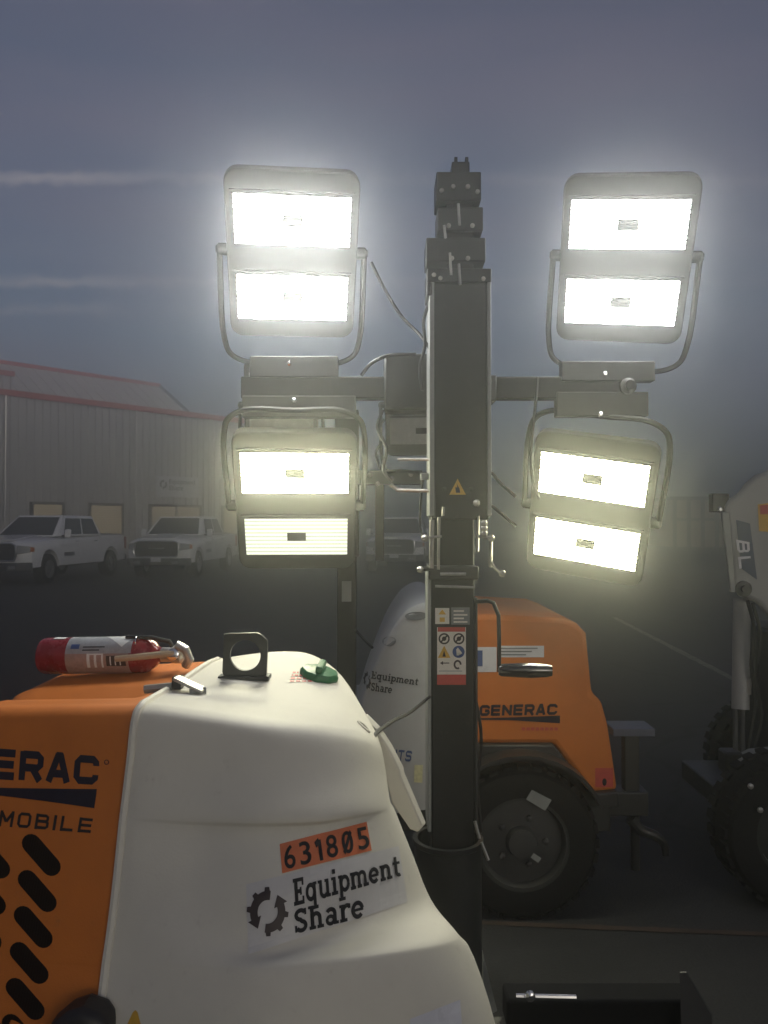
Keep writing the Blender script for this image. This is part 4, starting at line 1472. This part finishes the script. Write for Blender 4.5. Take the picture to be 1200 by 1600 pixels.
wheel(tw2, (wc.x, 3.47, wr), wr, 0.20, M_DARKGREY)
wl2 = [(834, 1233), (861, 1249), (852, 1266), (822, 1248)]
build_decal('tyre_sticker', RECT, [(831, 1234), (862, 1250), (852, 1267), (822, 1249)], M_GREYPAINT, tw2, Yplane=3.362, lift=.001)
build_decal('tyre_sticker', RECT, [(834, 1333), (846, 1341), (841, 1348), (829, 1340)], M_GREYPAINT, tw2, Yplane=3.362, lift=.001)
# jack and coupler at the drawbar end
jack = MB().pbox(976, 1150, 1000, 1262, Y2 + .3, 0.06).build('jack_post', M_PLASTIC, tw2, bevel=0.006)
MB().pbox(958, 1139, 1024, 1151, Y2 + .25, 0.16).build('jack_top', material('blue_grey_plate', (.10, .11, .15), .4, noise=.1), jack, bevel=0.004)
MB().pbox(952, 1238, 1014, 1276, Y2 + .28, 0.12).build('drawbar', M_BLACK, tw2, bevel=0.008)
hk = hermite([P(985, 1278, Y2 + .3), P(1000, 1296, Y2 + .3), P(1024, 1306, Y2 + .3), P(1037, 1318, Y2 + .3), P(1040, 1336, Y2 + .3)], 5)
MB().tube(hk, [0.030 - 0.0007 * i for i in range(len(hk))], 10).build('tow_hook', M_BLACK, tw2, smooth=True)
MB().tube([P(992, 1262, Y2 + .33), (P(992, 1262, Y2 + .33).x, Y2 + .33, 0.02)], 0.022, 10).build('jack_leg', M_BLACK, tw2, smooth=True)
# second mast with unlit lamp heads
YN = 3.95
m2 = MB().pbox(527, 640, 556, 1300, YN, 0.11).build('mast', M_MAST, tw2, bevel=0.005)
MB().pbox(523, 640, 560, 870, YN - .01, 0.13).build('casing', M_MAST, m2, bevel=0.005)
MB().pbox(534, 908, 549, 940, YN - .004, 0.004).build('label', M_GREYPAINT, m2)
arm2 = MB().pbox(430, 735, 660, 757, YN, 0.06).build('cross_arm', M_DARKGREY, tw2, bevel=0.004)
for x, y in ((578, 742), (590, 756), (612, 748), (642, 741)):
    MB().lathe([(.012, 0), (.012, .01), (.006, .014)], Matrix.Translation(P(x, y, YN)) @ Matrix.Rotation(R(90), 4, 'X'), 8).build('bolt', M_ZINC, arm2, smooth=True)
MB().pbox(586, 757, 600, 876, YN + .02, 0.04).build('stay_post', M_DARKGREY, tw2, bevel=0.003)
lamp_head(tw2, fixture_matrix(P(658, 638, 3.98), -6, 16, 0) @ Matrix.Scale(.78, 4), (M_LAMPFACE, M_LAMPFACE), True, False, label='unlit lamp head')
lamp_head(tw2, fixture_matrix(P(440, 640, 3.98), 6, 16, 0) @ Matrix.Scale(.78, 4), (M_LAMPFACE, M_LAMPFACE), True, False, label='unlit lamp head')
cable([P(600, 655, YN), P(592, 672, YN), P(596, 690, YN), P(588, 706, YN), P(595, 735, YN)], 0.006, tw2)
cable([P(556, 985, YN), P(570, 1000, YN - .05), P(582, 1012, YN - .1)], 0.007, tw2)
cable([P(664, 741, YN - .3), P(630, 736, YN - .3), P(600, 738, YN - .2)], 0.008, tw2, name='hose')
for q in ([(768, 738), (782, 755), (806, 776)], [(768, 790), (784, 803), (806, 822)]):
    cable([P(x, y, 2.98) for x, y in q], 0.006, tower)
# zinc rails between the two masts
MB().tube([P(622, 718, 2.86), P(672, 718, 2.80)], 0.006, 8).build('brace_rod', M_ZINC, tower, smooth=True)
MB().tube([P(610, 757, 2.86), P(622, 766, 2.86), P(672, 767, 2.80)], 0.007, 8).build('brace_rod', M_ZINC, tower, smooth=True)
MB().pbox(657, 739, 670, 749, 2.78, 0.04).build('junction_box', M_GREYPAINT, tower, bevel=0.003)

# ================================================================== boom machine at the right edge
bl = thing('towable_boom_lift', (2.0, 4.1, 0.0), 'pale grey towable boom lift with blue plate and outrigger cylinder, cut by the picture edge', 'boom lift')
YB = 4.0
pb = [(1131, 792), (1137, 781), (1152, 770), (1163, 755), (1178, 742), (1198, 735), (1230, 731), (1340, 742), (1350, 980), (1230, 1012), (1208, 990), (1198, 962), (1184, 945), (1168, 937), (1151, 931), (1144, 912), (1139, 860)]
bbody = MB().prism([P(x, y, YB) for x, y in pb], (0.25, 0.55, 0)).build('boom_housing', M_CREAMBODY, bl, bevel=0.03, seg=4)
MB().pbox(1113, 771, 1140, 800, YB + .05, 0.05).build('pivot_bracket', M_DARKGREY, bbody, bevel=0.006)
MB().lathe([(.016, 0), (.016, .012), (.008, .018)], Matrix.Translation(P(1124, 796, YB + .05)) @ Matrix.Rotation(R(90), 4, 'X'), 8).build('bolt', M_CHROME, bbody, smooth=True)
MB().prism([P(x, y, YB - .004) for x, y in ((1128, 800), (1139, 800), (1150, 925), (1142, 925))], (0, .02, 0)).build('edge_rail', M_GREYPAINT, bbody, bevel=0.004)


def bdec(name, polys, q, mat, lift):
    return build_decal(name, polys, q, mat, bbody, Yplane=YB - .001, lift=lift)


M_NAVY = material('navy_plate', (0.035, 0.055, 0.10), .4, noise=.1)
bq = [(1150, 812), (1172, 818), (1183, 906), (1158, 888)]
bdec('blue_plate', RECT, bq, M_NAVY, .003)
bl_txt = block_text('BL', .2, .3)
# the word is painted running down the plate: its top looks to the right
rot = [[(p[1], 1 - p[0]) for p in q] for q in bl_txt]
bdec('lettering', rot, [(1150, 843), (1171, 847), (1174, 884), (1155, 889)], M_STICKER, .005)
bdec('warning_sticker', RECT, [(1184, 788), (1216, 784), (1216, 832), (1186, 830)], M_YELLOW, .003)
bdec('warning_print', [[(.1, .62), (.9, .62), (.9, .95), (.1, .95)]], [(1184, 788), (1216, 784), (1216, 832), (1186, 830)], M_REDINK, .005)
MB().lathe([(.040, 0), (.040, .012), (.018, .016), (.018, .026)], Matrix.Translation(P(1161, 920, YB)) @ Matrix.Rotation(R(90), 4, 'X'), 16).build('pivot_pin', M_DARKGREY, bbody, smooth=True)
cyl = MB().tube([P(1159, 936, YB + .1), P(1157, 1108, YB + .02)], 0.042, 18).build('hydraulic_cylinder', M_CREAMBODY, bl, smooth=True)
MB().tube([P(1171, 1060, YB), P(1170, 1085, YB)], 0.012, 8).build('port', M_ZINC, cyl, smooth=True)
for x in (1149, 1160):
    MB().tube([P(x, 1104, YB + .02), P(x, 1190, YB - .05)], 0.012, 10).build('piston_rod', M_DARKGREY, bl, smooth=True)
MB().pbox(1134, 1176, 1162, 1212, YB - .10, 0.10).build('rod_joint', M_BLACK, bl, bevel=0.012)
MB().prism([P(x, y, YB - .12) for x, y in ((1152, 1190), (1180, 1176), (1260, 1168), (1260, 1198), (1186, 1200), (1165, 1210))], (0, .08, 0)).build('frame_arm', M_GREYPAINT, bl, bevel=0.01)
MB().prism([P(x, y, YB - .14) for x, y in ((1148, 1210), (1170, 1210), (1184, 1258), (1162, 1268))], (0, .06, 0)).build('frame_leg', M_GREYPAINT, bl, bevel=0.008)
MB().pbox(1150, 1255, 1330, 1290, YB - .2, 0.7).build('chassis', M_BLACK, bl, bevel=0.01)
MB().pbox(1205, 985, 1340, 1262, YB + .02, 0.45).build('turret', M_BLACK, bl, bevel=0.02)
wheel(bl, (P(1236, 1300, 3.55).x, 3.55, 0.325), 0.325, 0.22, M_BLACK)
wheel(bl, (P(1236, 1300, 3.55).x + .42, 4.65, 0.325), 0.325, 0.22, M_BLACK)
for x, y in ((1128, 1295), (1187, 1265), (1172, 1228)):
    MB().lathe([(.012, 0), (.012, .01), (.006, .014)], Matrix.Translation(P(x, y, 3.42)) @ Matrix.Rotation(R(90), 4, 'X'), 8).build('bolt', M_ZINC, bl, smooth=True) if x > 1150 else None

for q in ([(1168, 938), (1178, 980), (1174, 1040), (1180, 1090), (1172, 1150), (1166, 1182)], [(1176, 942), (1188, 990), (1182, 1060), (1190, 1120), (1176, 1176)]):
    cable([P(x, y, YB - .02) for x, y in q], 0.009, bl, name='hydraulic_hose')
for q in ([(672, 470), (662, 500), (664, 540), (656, 575), (660, 610)], [(598, 640), (590, 668), (604, 700), (600, 735), (612, 752)], [(742, 1085), (752, 1150), (746, 1230), (752, 1300)]):
    cable([P(x, y, YM + .06) for x, y in q], 0.006, tower)

# ================================================================== pickup trucks
def pickup():
    t = thing('pickup_truck', (0, 0, 0), 'white pickup truck', 'pickup truck', 'white pickups parked by the warehouse', local=True)
    W = 0.99

    def side(x):
        pts = [(2.86, .42), (2.92, .60), (2.93, .85), (2.91, 1.06), (2.86, 1.15), (2.76, 1.21), (2.55, 1.25), (2.0, 1.295), (1.42, 1.33), (-1.34, 1.33), (-1.36, 1.36), (-2.86, 1.36), (-2.92, 1.30), (-2.90, .50), (-2.84, .44)]
        low = []
        for yc in (-1.86, 1.80):
            low.append((yc - .55, .42))
            for k in range(9):
                a = R(180 - 180 * k / 8)
                low.append((yc + .52 * math.cos(a), .42 + .54 * math.sin(a)))
            low.append((yc + .55, .42))
        return pts + low
    bm_ = MB()
    sec = side(0)
    xs = [-1, -.985, -.94, -.80, -.5, 0, .5, .80, .94, .985, 1]
    vs, fs = [], []
    for q in xs:
        e4, e8 = abs(q) ** 4, abs(q) ** 8
        for y, z in sec:
            yy = y - .26 * e4 * max(0, (y - 2.0) / .9) + .10 * e4 * max(0, (-y - 2.4) / .5)
            zz = z - (.06 * abs(q) ** 3 if z > 1.1 and y > 1.3 else 0) - (.05 * e8 if z > 1.0 else 0) + (.07 * e8 if z < .5 else 0)
            xx = q * W - (.035 if q > 0 else -.035) * e8 * max(0, (z - .85) / .5)
            vs.append((xx, yy, zz))
    n_ = len(sec)
    for i in range(len(xs) - 1):
        for k in range(n_):
            k2 = (k + 1) % n_
            fs.append((i * n_ + k, i * n_ + k2, (i + 1) * n_ + k2, (i + 1) * n_ + k))
    fs += [tuple(range(n_)), tuple(reversed(range((len(xs) - 1) * n_, len(xs) * n_)))]
    body = bm_.add(vs, fs).build('body', M_TRUCK, t, smooth=True)
    shade(body.data, 50)
    # cab with a tapered greenhouse
    lo = [(-.95, 1.42, 1.31), (.95, 1.42, 1.31), (.95, -1.34, 1.31), (-.95, -1.34, 1.31)]
    hi = [(-.74, .62, 1.93), (.74, .62, 1.93), (.75, -1.06, 1.93), (-.75, -1.06, 1.93)]
    cab = MB().add(lo + hi, [(0, 1, 2, 3), (7, 6, 5, 4), (0, 4, 5, 1), (1, 5, 6, 2), (2, 6, 7, 3), (3, 7, 4, 0)]).build('cab', M_TRUCK, t, bevel=0.07, seg=4)

    def lerp(a, b, s):
        return Vector(a).lerp(Vector(b), s)

    def pane(c00, c10, c11, c01, name, out):
        o = Vector(out)
        MB().prism([Vector(p) + o * .004 for p in (c00, c10, c11, c01)], o * .008).build(name, M_GLASS, cab, bevel=0.003)

    def onface(a, b, c, d, s, tt):
        return lerp(lerp(a, b, s), lerp(d, c, s), tt)
    f = (lo[0], lo[1], hi[1], hi[0])
    pane(*[onface(*f, s, u) for s, u in ((.06, .06), (.94, .06), (.93, .90), (.07, .90))], 'windshield', (0, .61, .79))
    for sx, (a, b, c, d) in ((1, (lo[1], lo[2], hi[2], hi[1])), (-1, (lo[0], lo[3], hi[3], hi[0]))):
        for s0, s1, s2_, s3 in ((.15, .52, .52, .07), (.56, .92, .93, .56)):
            pane(*[onface(a, b, c, d, s, u) for s, u in ((s0, .10), (s1, .10), (s2_, .86), (s3, .86))], 'side_window', (sx * .95, 0, .3))
    b_ = (lo[2], lo[3], hi[3], hi[2])
    pane(*[onface(*b_, s, u) for s, u in ((.12, .12), (.88, .12), (.86, .82), (.14, .82))], 'rear_window', (0, -.9, .4))
    # nose
    gr = MB().prism([(x, 2.885, z) for x, z in ((-.62, .66), (.62, .66), (.68, .78), (.66, 1.10), (.54, 1.14), (-.54, 1.14), (-.66, 1.10), (-.68, .78))], (0, .05, 0)).build('grille', M_PLASTIC, t, bevel=0.02)
    MB().tube([(x, 2.95, z) for x, z in ((-.64, .68), (.64, .68), (.70, .80), (.68, 1.10), (.55, 1.15), (-.55, 1.15), (-.68, 1.10), (-.70, .80), (-.64, .68))], .022, 8).build('grille_surround', M_CHROME, gr, smooth=True)
    MB().prism([(x, 2.82, 1.205) for x in (-.52, .52)] + [(.40, 1.5, 1.335), (-.40, 1.5, 1.335)], (0, 0, .035)).build('hood_bulge', M_TRUCK, t, bevel=0.02)
    MB().cbox((0, 2.985, .55), (.31, .012, .16)).build('number_plate', M_STICKER, t)
    for z in (.76, .86, .96, 1.06):
        MB().cbox((0, 2.955, z), (1.20, .02, .022)).build('grille_bar', M_DARKGREY, gr)
    MB().cbox((0, 2.955, .93), (.5, .02, .06)).build('grille_badge', M_CHROME, gr, bevel=.01)
    for sx in (-1, 1):
        MB().prism([(sx * .70, 2.90, .86), (sx * .955, 2.68, .90), (sx * .955, 2.68, 1.06), (sx * .70, 2.90, 1.10)], (sx * .012, .03, 0)).build('headlight', M_LENS, t, bevel=0.01)
        MB().prism([(sx * .955, 2.69, .91), (sx * .985, 2.55, .92), (sx * .985, 2.55, 1.03), (sx * .955, 2.69, 1.05)], (sx * .02, .01, 0)).build('turn_signal', M_AMBER, t, bevel=0.005)
        MB().cbox((sx * .60, 2.99, .50), (.20, .03, .08)).build('fog_light', M_LENS, t, bevel=0.01)
        mr = MB().cbox((sx * 1.10, 1.02, 1.40), (.18, .12, .24)).build('wing_mirror', M_TRUCK, t, bevel=0.04)
        MB().cbox((sx * 1.0, 1.04, 1.33), (.16, .05, .05)).build('mirror_arm', M_PLASTIC, mr)
        for y0, y1 in ((.16, 1.24), (-.96, .12)):
            d = MB().box((sx * W - .06 if sx > 0 else -W - .004, y0, .54), (sx * W + .004 if sx > 0 else -W + .06, y1, 1.10)).build('door', M_TRUCK, t, bevel=0.004)
            MB().cbox((sx * (W + .015), y0 + .16, 1.16), (.03, .20, .035)).build('door_handle', M_CHROME, d, bevel=.008)
        MB().cbox((sx * (W + .012), .75, .80), (.012, .55, .11)).build('door_sign', M_GREYLABEL, t)
        MB().cbox((sx * .92, -2.92, 1.05), (.14, .05, .40)).build('tail_light', M_RED, t, bevel=.02)
    MB().prism([(-1.0, 2.62, .40), (-.72, 2.90, .40), (.72, 2.90, .40), (1.0, 2.62, .40), (1.0, 2.70, .40), (.74, 2.99, .40), (-.74, 2.99, .40), (-1.0, 2.70, .40)], (0, 0, .23)).build('front_bumper', M_BUMPER, t, bevel=0.03)
    MB().cbox((0, 2.985, .47), (.9, .02, .11)).build('air_intake', M_PLASTIC, t, bevel=.01)
    MB().cbox((0, -2.97, .56), (1.9, .14, .20)).build('rear_bumper', M_CHROME, t, bevel=0.03)
    # bed
    bed = MB()
    bed.box((-.82, -2.80, 1.365), (.82, -1.40, 1.372))
    bed.build('bed_cover', M_PLASTIC, t)
    for sx in (-1, 1):
        for yc in (-1.86, 1.80):
            c = (sx * .86, yc, .41)
            rot = Matrix.Rotation(0 if sx > 0 else PI, 4, 'Z')
            T = Matrix.Translation(c) @ rot
            wheel(t, (0, 0, 0), .41, .28, M_ALLOY, axis='X', M=T)
    MB().cbox((0, 0, .55), (1.5, 5.2, .25)).build('underbody', M_BLACK, t)
    return t


M_BUMPER = material('bumper', (0.10, 0.10, 0.11), 0.3, metal=0.4)
M_ALLOY = material('alloy', (0.34, 0.34, 0.35), 0.3, metal=0.9)


def copy_tree(o, parent=None):
    c = o.copy()
    COL.objects.link(c)
    c.parent = parent
    for chd in list(o.children):
        copy_tree(chd, c)
    return c


proto = pickup()
head_dir = math.atan2(-0.14, -0.99)           # heading of the parked trucks
spots = [((-10.55, 21.7), -8.0, 'white pickup truck with its side showing, cut by the left picture edge'),
         ((-6.95, 24.6), -4.0, 'white pickup truck facing the camera under the wall sign, between truck and lamps'),
         ((0.35, 27.5), -6.0, 'white pickup truck half hidden behind the two masts')]
for i, ((x, y), ang, lab) in enumerate(spots):
    o = proto if i == 0 else copy_tree(proto)
    rz = R(180 + ang)
    fwd = Vector((-math.sin(rz), math.cos(rz), 0))
    o.location = Vector((x, y, 0)) - fwd * 2.9
    o.rotation_euler = (0, 0, rz)
    o['label'] = lab

# ================================================================== the warehouse
F0 = Vector((-16.2, 35.0, 0))
DX = Vector((0.667, 0.745, 0)).normalized()
NX = Vector((DX.y, -DX.x, 0))
BM = Matrix(((DX.x, -NX.x, 0, F0.x), (DX.y, -NX.y, 0, F0.y), (0, 0, 1, 0), (0, 0, 0, 1)))   # local x along facade, y into the building
wh = bpy.data.objects.new('warehouse', None)
COL.objects.link(wh)
wh.matrix_world = BM
tag(wh, 'grey ribbed metal warehouse with red eaves and lit windows, behind the trucks', 'warehouse')
EAVE, RIDGE, SR, SEND = 7.35, 9.15, 8.9, 17.0
MB().box((-12, .06, 0), (SEND, 9, EAVE - .02)).build('wall', M_STEELWALL, wh)
MB().box((-12, .06, EAVE - .02), (0, 2.6, 8.2)).build('parapet_block', M_STEELWALL, wh)


def wall_panel_mesh(h, w=1.08, ribs=3):
    m = MB()
    prof = []
    step = w / ribs
    for k in range(ribs):
        x = k * step
        prof += [(x, .0), (x + step * .66, .0), (x + step * .74, -.085), (x + step * .92, -.085)]
    prof.append((w, 0.0))
    n = len(prof)
    vs = [(x, y, 0.02) for x, y in prof] + [(x, y, h) for x, y in prof]
    fs = [(k, k + 1, n + k + 1, n + k) for k in range(n - 1)]
    return m.add(vs, fs).mesh('wall_panel')


mA, mB_ = wall_panel_mesh(8.2), wall_panel_mesh(EAVE)
mA.materials.append(M_STEELWALL)
mB_.materials.append(M_STEELWALL)
for k in range(-10, 16):
    o = bpy.data.objects.new('wall_panel', mA if k < 0 else mB_)
    COL.objects.link(o)
    o.parent = wh
    o.location = (k * 1.08, 0.045 if k % 2 else 0.05, 0)
MB().box((-12, -.16, EAVE - .10), (SEND + .15, .10, EAVE + .16)).build('eave_trim', M_TRIM, wh, bevel=.02)
MB().box((-12, -.10, 8.12), (0.05, .10, 8.34)).build('parapet_trim', M_TRIM, wh, bevel=.02)
MB().add([(0, -.05, EAVE + .10), (SR, -.05, EAVE + .10), (SR, 2.65, RIDGE), (0, 2.65, RIDGE), (SR, 2.65, EAVE), (0, 2.65, EAVE), (SR, 6, EAVE), (0, 6, EAVE)],
         [(0, 1, 2, 3), (1, 6, 2), (2, 6, 7, 3)]).build('roof', M_ROOF, wh)
for k in range(15):
    x = k * .6 + .2
    MB().prism([(x, -.05, EAVE + .105), (x + .05, -.05, EAVE + .105), (x + .05, 2.6, RIDGE - .03), (x, 2.6, RIDGE - .03)], (0, -.03, .045)).build('roof_seam', M_ROOF, wh)
MB().box((-.2, 2.5, RIDGE - .04), (SR + .1, 2.8, RIDGE + .14)).build('ridge_trim', M_TRIM, wh, bevel=.02)
MB().prism([(SR, -.08, EAVE + .12), (SR, 2.65, RIDGE + .02), (SR, 2.65, RIDGE + .14), (SR, -.08, EAVE + .24)], (.12, 0, 0)).build('rake_trim', M_DARKGREY, wh)
for s0, s1, div in ((.88, 2.2, 0), (3.6, 5.18, 0), (6.82, 9.68, 1), (11.2, 12.8, 0)):
    z0, z1 = 1.15, 2.56
    fr = MB()
    for (a, b, c, d) in ((s0 - .1, s1 + .1, z1, z1 + .12), (s0 - .1, s1 + .1, z0 - .12, z0), (s0 - .1, s0, z0, z1), (s1, s1 + .1, z0, z1)):
        fr.box((a, -.16, c), (b, .05, d))
    if div:
        c_ = (s0 + s1) / 2
        fr.box((c_ - .06, -.155, z0), (c_ + .06, .05, z1))
    w = fr.build('window', M_FRAME, wh)
    for k in range(div + 1):
        a = s0 if k == 0 else (s0 + s1) / 2 + .06
        b = s1 if k == div else (s0 + s1) / 2 - .06
        p_ = MB().box((a, -.09, z0), (b, -.07, z1)).build('pane', M_LIT, w)
for x in (-.35, 5.95, 10.4):
    MB().tube([(x, -.14, EAVE - .1), (x, -.14, .15), (x, -.30, .05)], .05, 8).build('downpipe', M_STEELWALL, wh, smooth=True)
sg = bpy.data.objects.new('wall_sign', None)
COL.objects.link(sg)
sg.matrix_world = BM @ Matrix.Translation((7.1, -.06, 3.05))
tag(sg, 'pale company sign board on the warehouse wall above the double window', 'sign')
MB().box((0, -.06, 0), (2.5, 0, 1.06)).build('sign_board', M_STICKER, sg, bevel=.01)


def sign_print(polys, x0, z0, x1, z1, mat, name='lettering'):
    m = MB()
    for q in polys:
        m.add([(x0 + p[0] * (x1 - x0), -.064, z0 + p[1] * (z1 - z0)) for p in q], [tuple(range(len(q)))])
    return m.build(name, mat, sg)


sign_print(normalise(es1), .70, .62, 2.3, .92, M_INK)
sign_print(normalise(es2), .70, .36, 1.55, .60, M_INK)
sign_print(gear_logo(), .16, .42, .60, .86, M_INK, 'logo')

# ================================================================== pale building far off at the right
fb = thing('distant_building', (23.6, 60, 0), 'far pale pink building with dark posts, between lamp and boom lift', 'building')
bx0, bx1 = P(1052, 800, 60).x, P(1200, 800, 60).x
MB().box((bx0, 60.3, 0), (bx1, 66, 3.5)).build('wall', M_PINK, fb)
MB().box((bx0 - .3, 59.6, 3.5), (bx1 + .3, 66.3, 3.75)).build('roof', M_DARKGREY, fb)
MB().box((bx0, 60.0, 1.95), (bx1, 60.2, 2.15)).build('beam', M_DARKGREY, fb)
x = bx0
while x < bx1:
    MB().box((x, 59.9, 0), (x + .22, 60.15, 3.5)).build('post', M_DARKGREY, fb)
    x += 1.05

# ================================================================== haze added over the yard, imitating lens glare round the lamps
hz = MB().box((-GS - 4, -GS - 4, -1.0), (GS + 4, GS + 4, 9.7)).build('haze', None)
hz['kind'] = 'stuff'
hz['label'] = 'thin haze added over the yard to imitate lens glare round the lamps'
mh = bpy.data.materials.new('haze')
mh.use_nodes = True
nh = mh.node_tree
nh.nodes.clear()
ho = nh.nodes.new('ShaderNodeOutputMaterial')
hv_ = nh.nodes.new('ShaderNodeVolumePrincipled')
hv_.inputs['Color'].default_value = (0.93, 0.95, 0.93, 1)
hv_.inputs['Density'].default_value = HAZE_DENSITY
hv_.inputs['Anisotropy'].default_value = HAZE_G
nh.links.new(hv_.outputs[0], ho.inputs['Volume'])
hz.data.materials.append(mh)
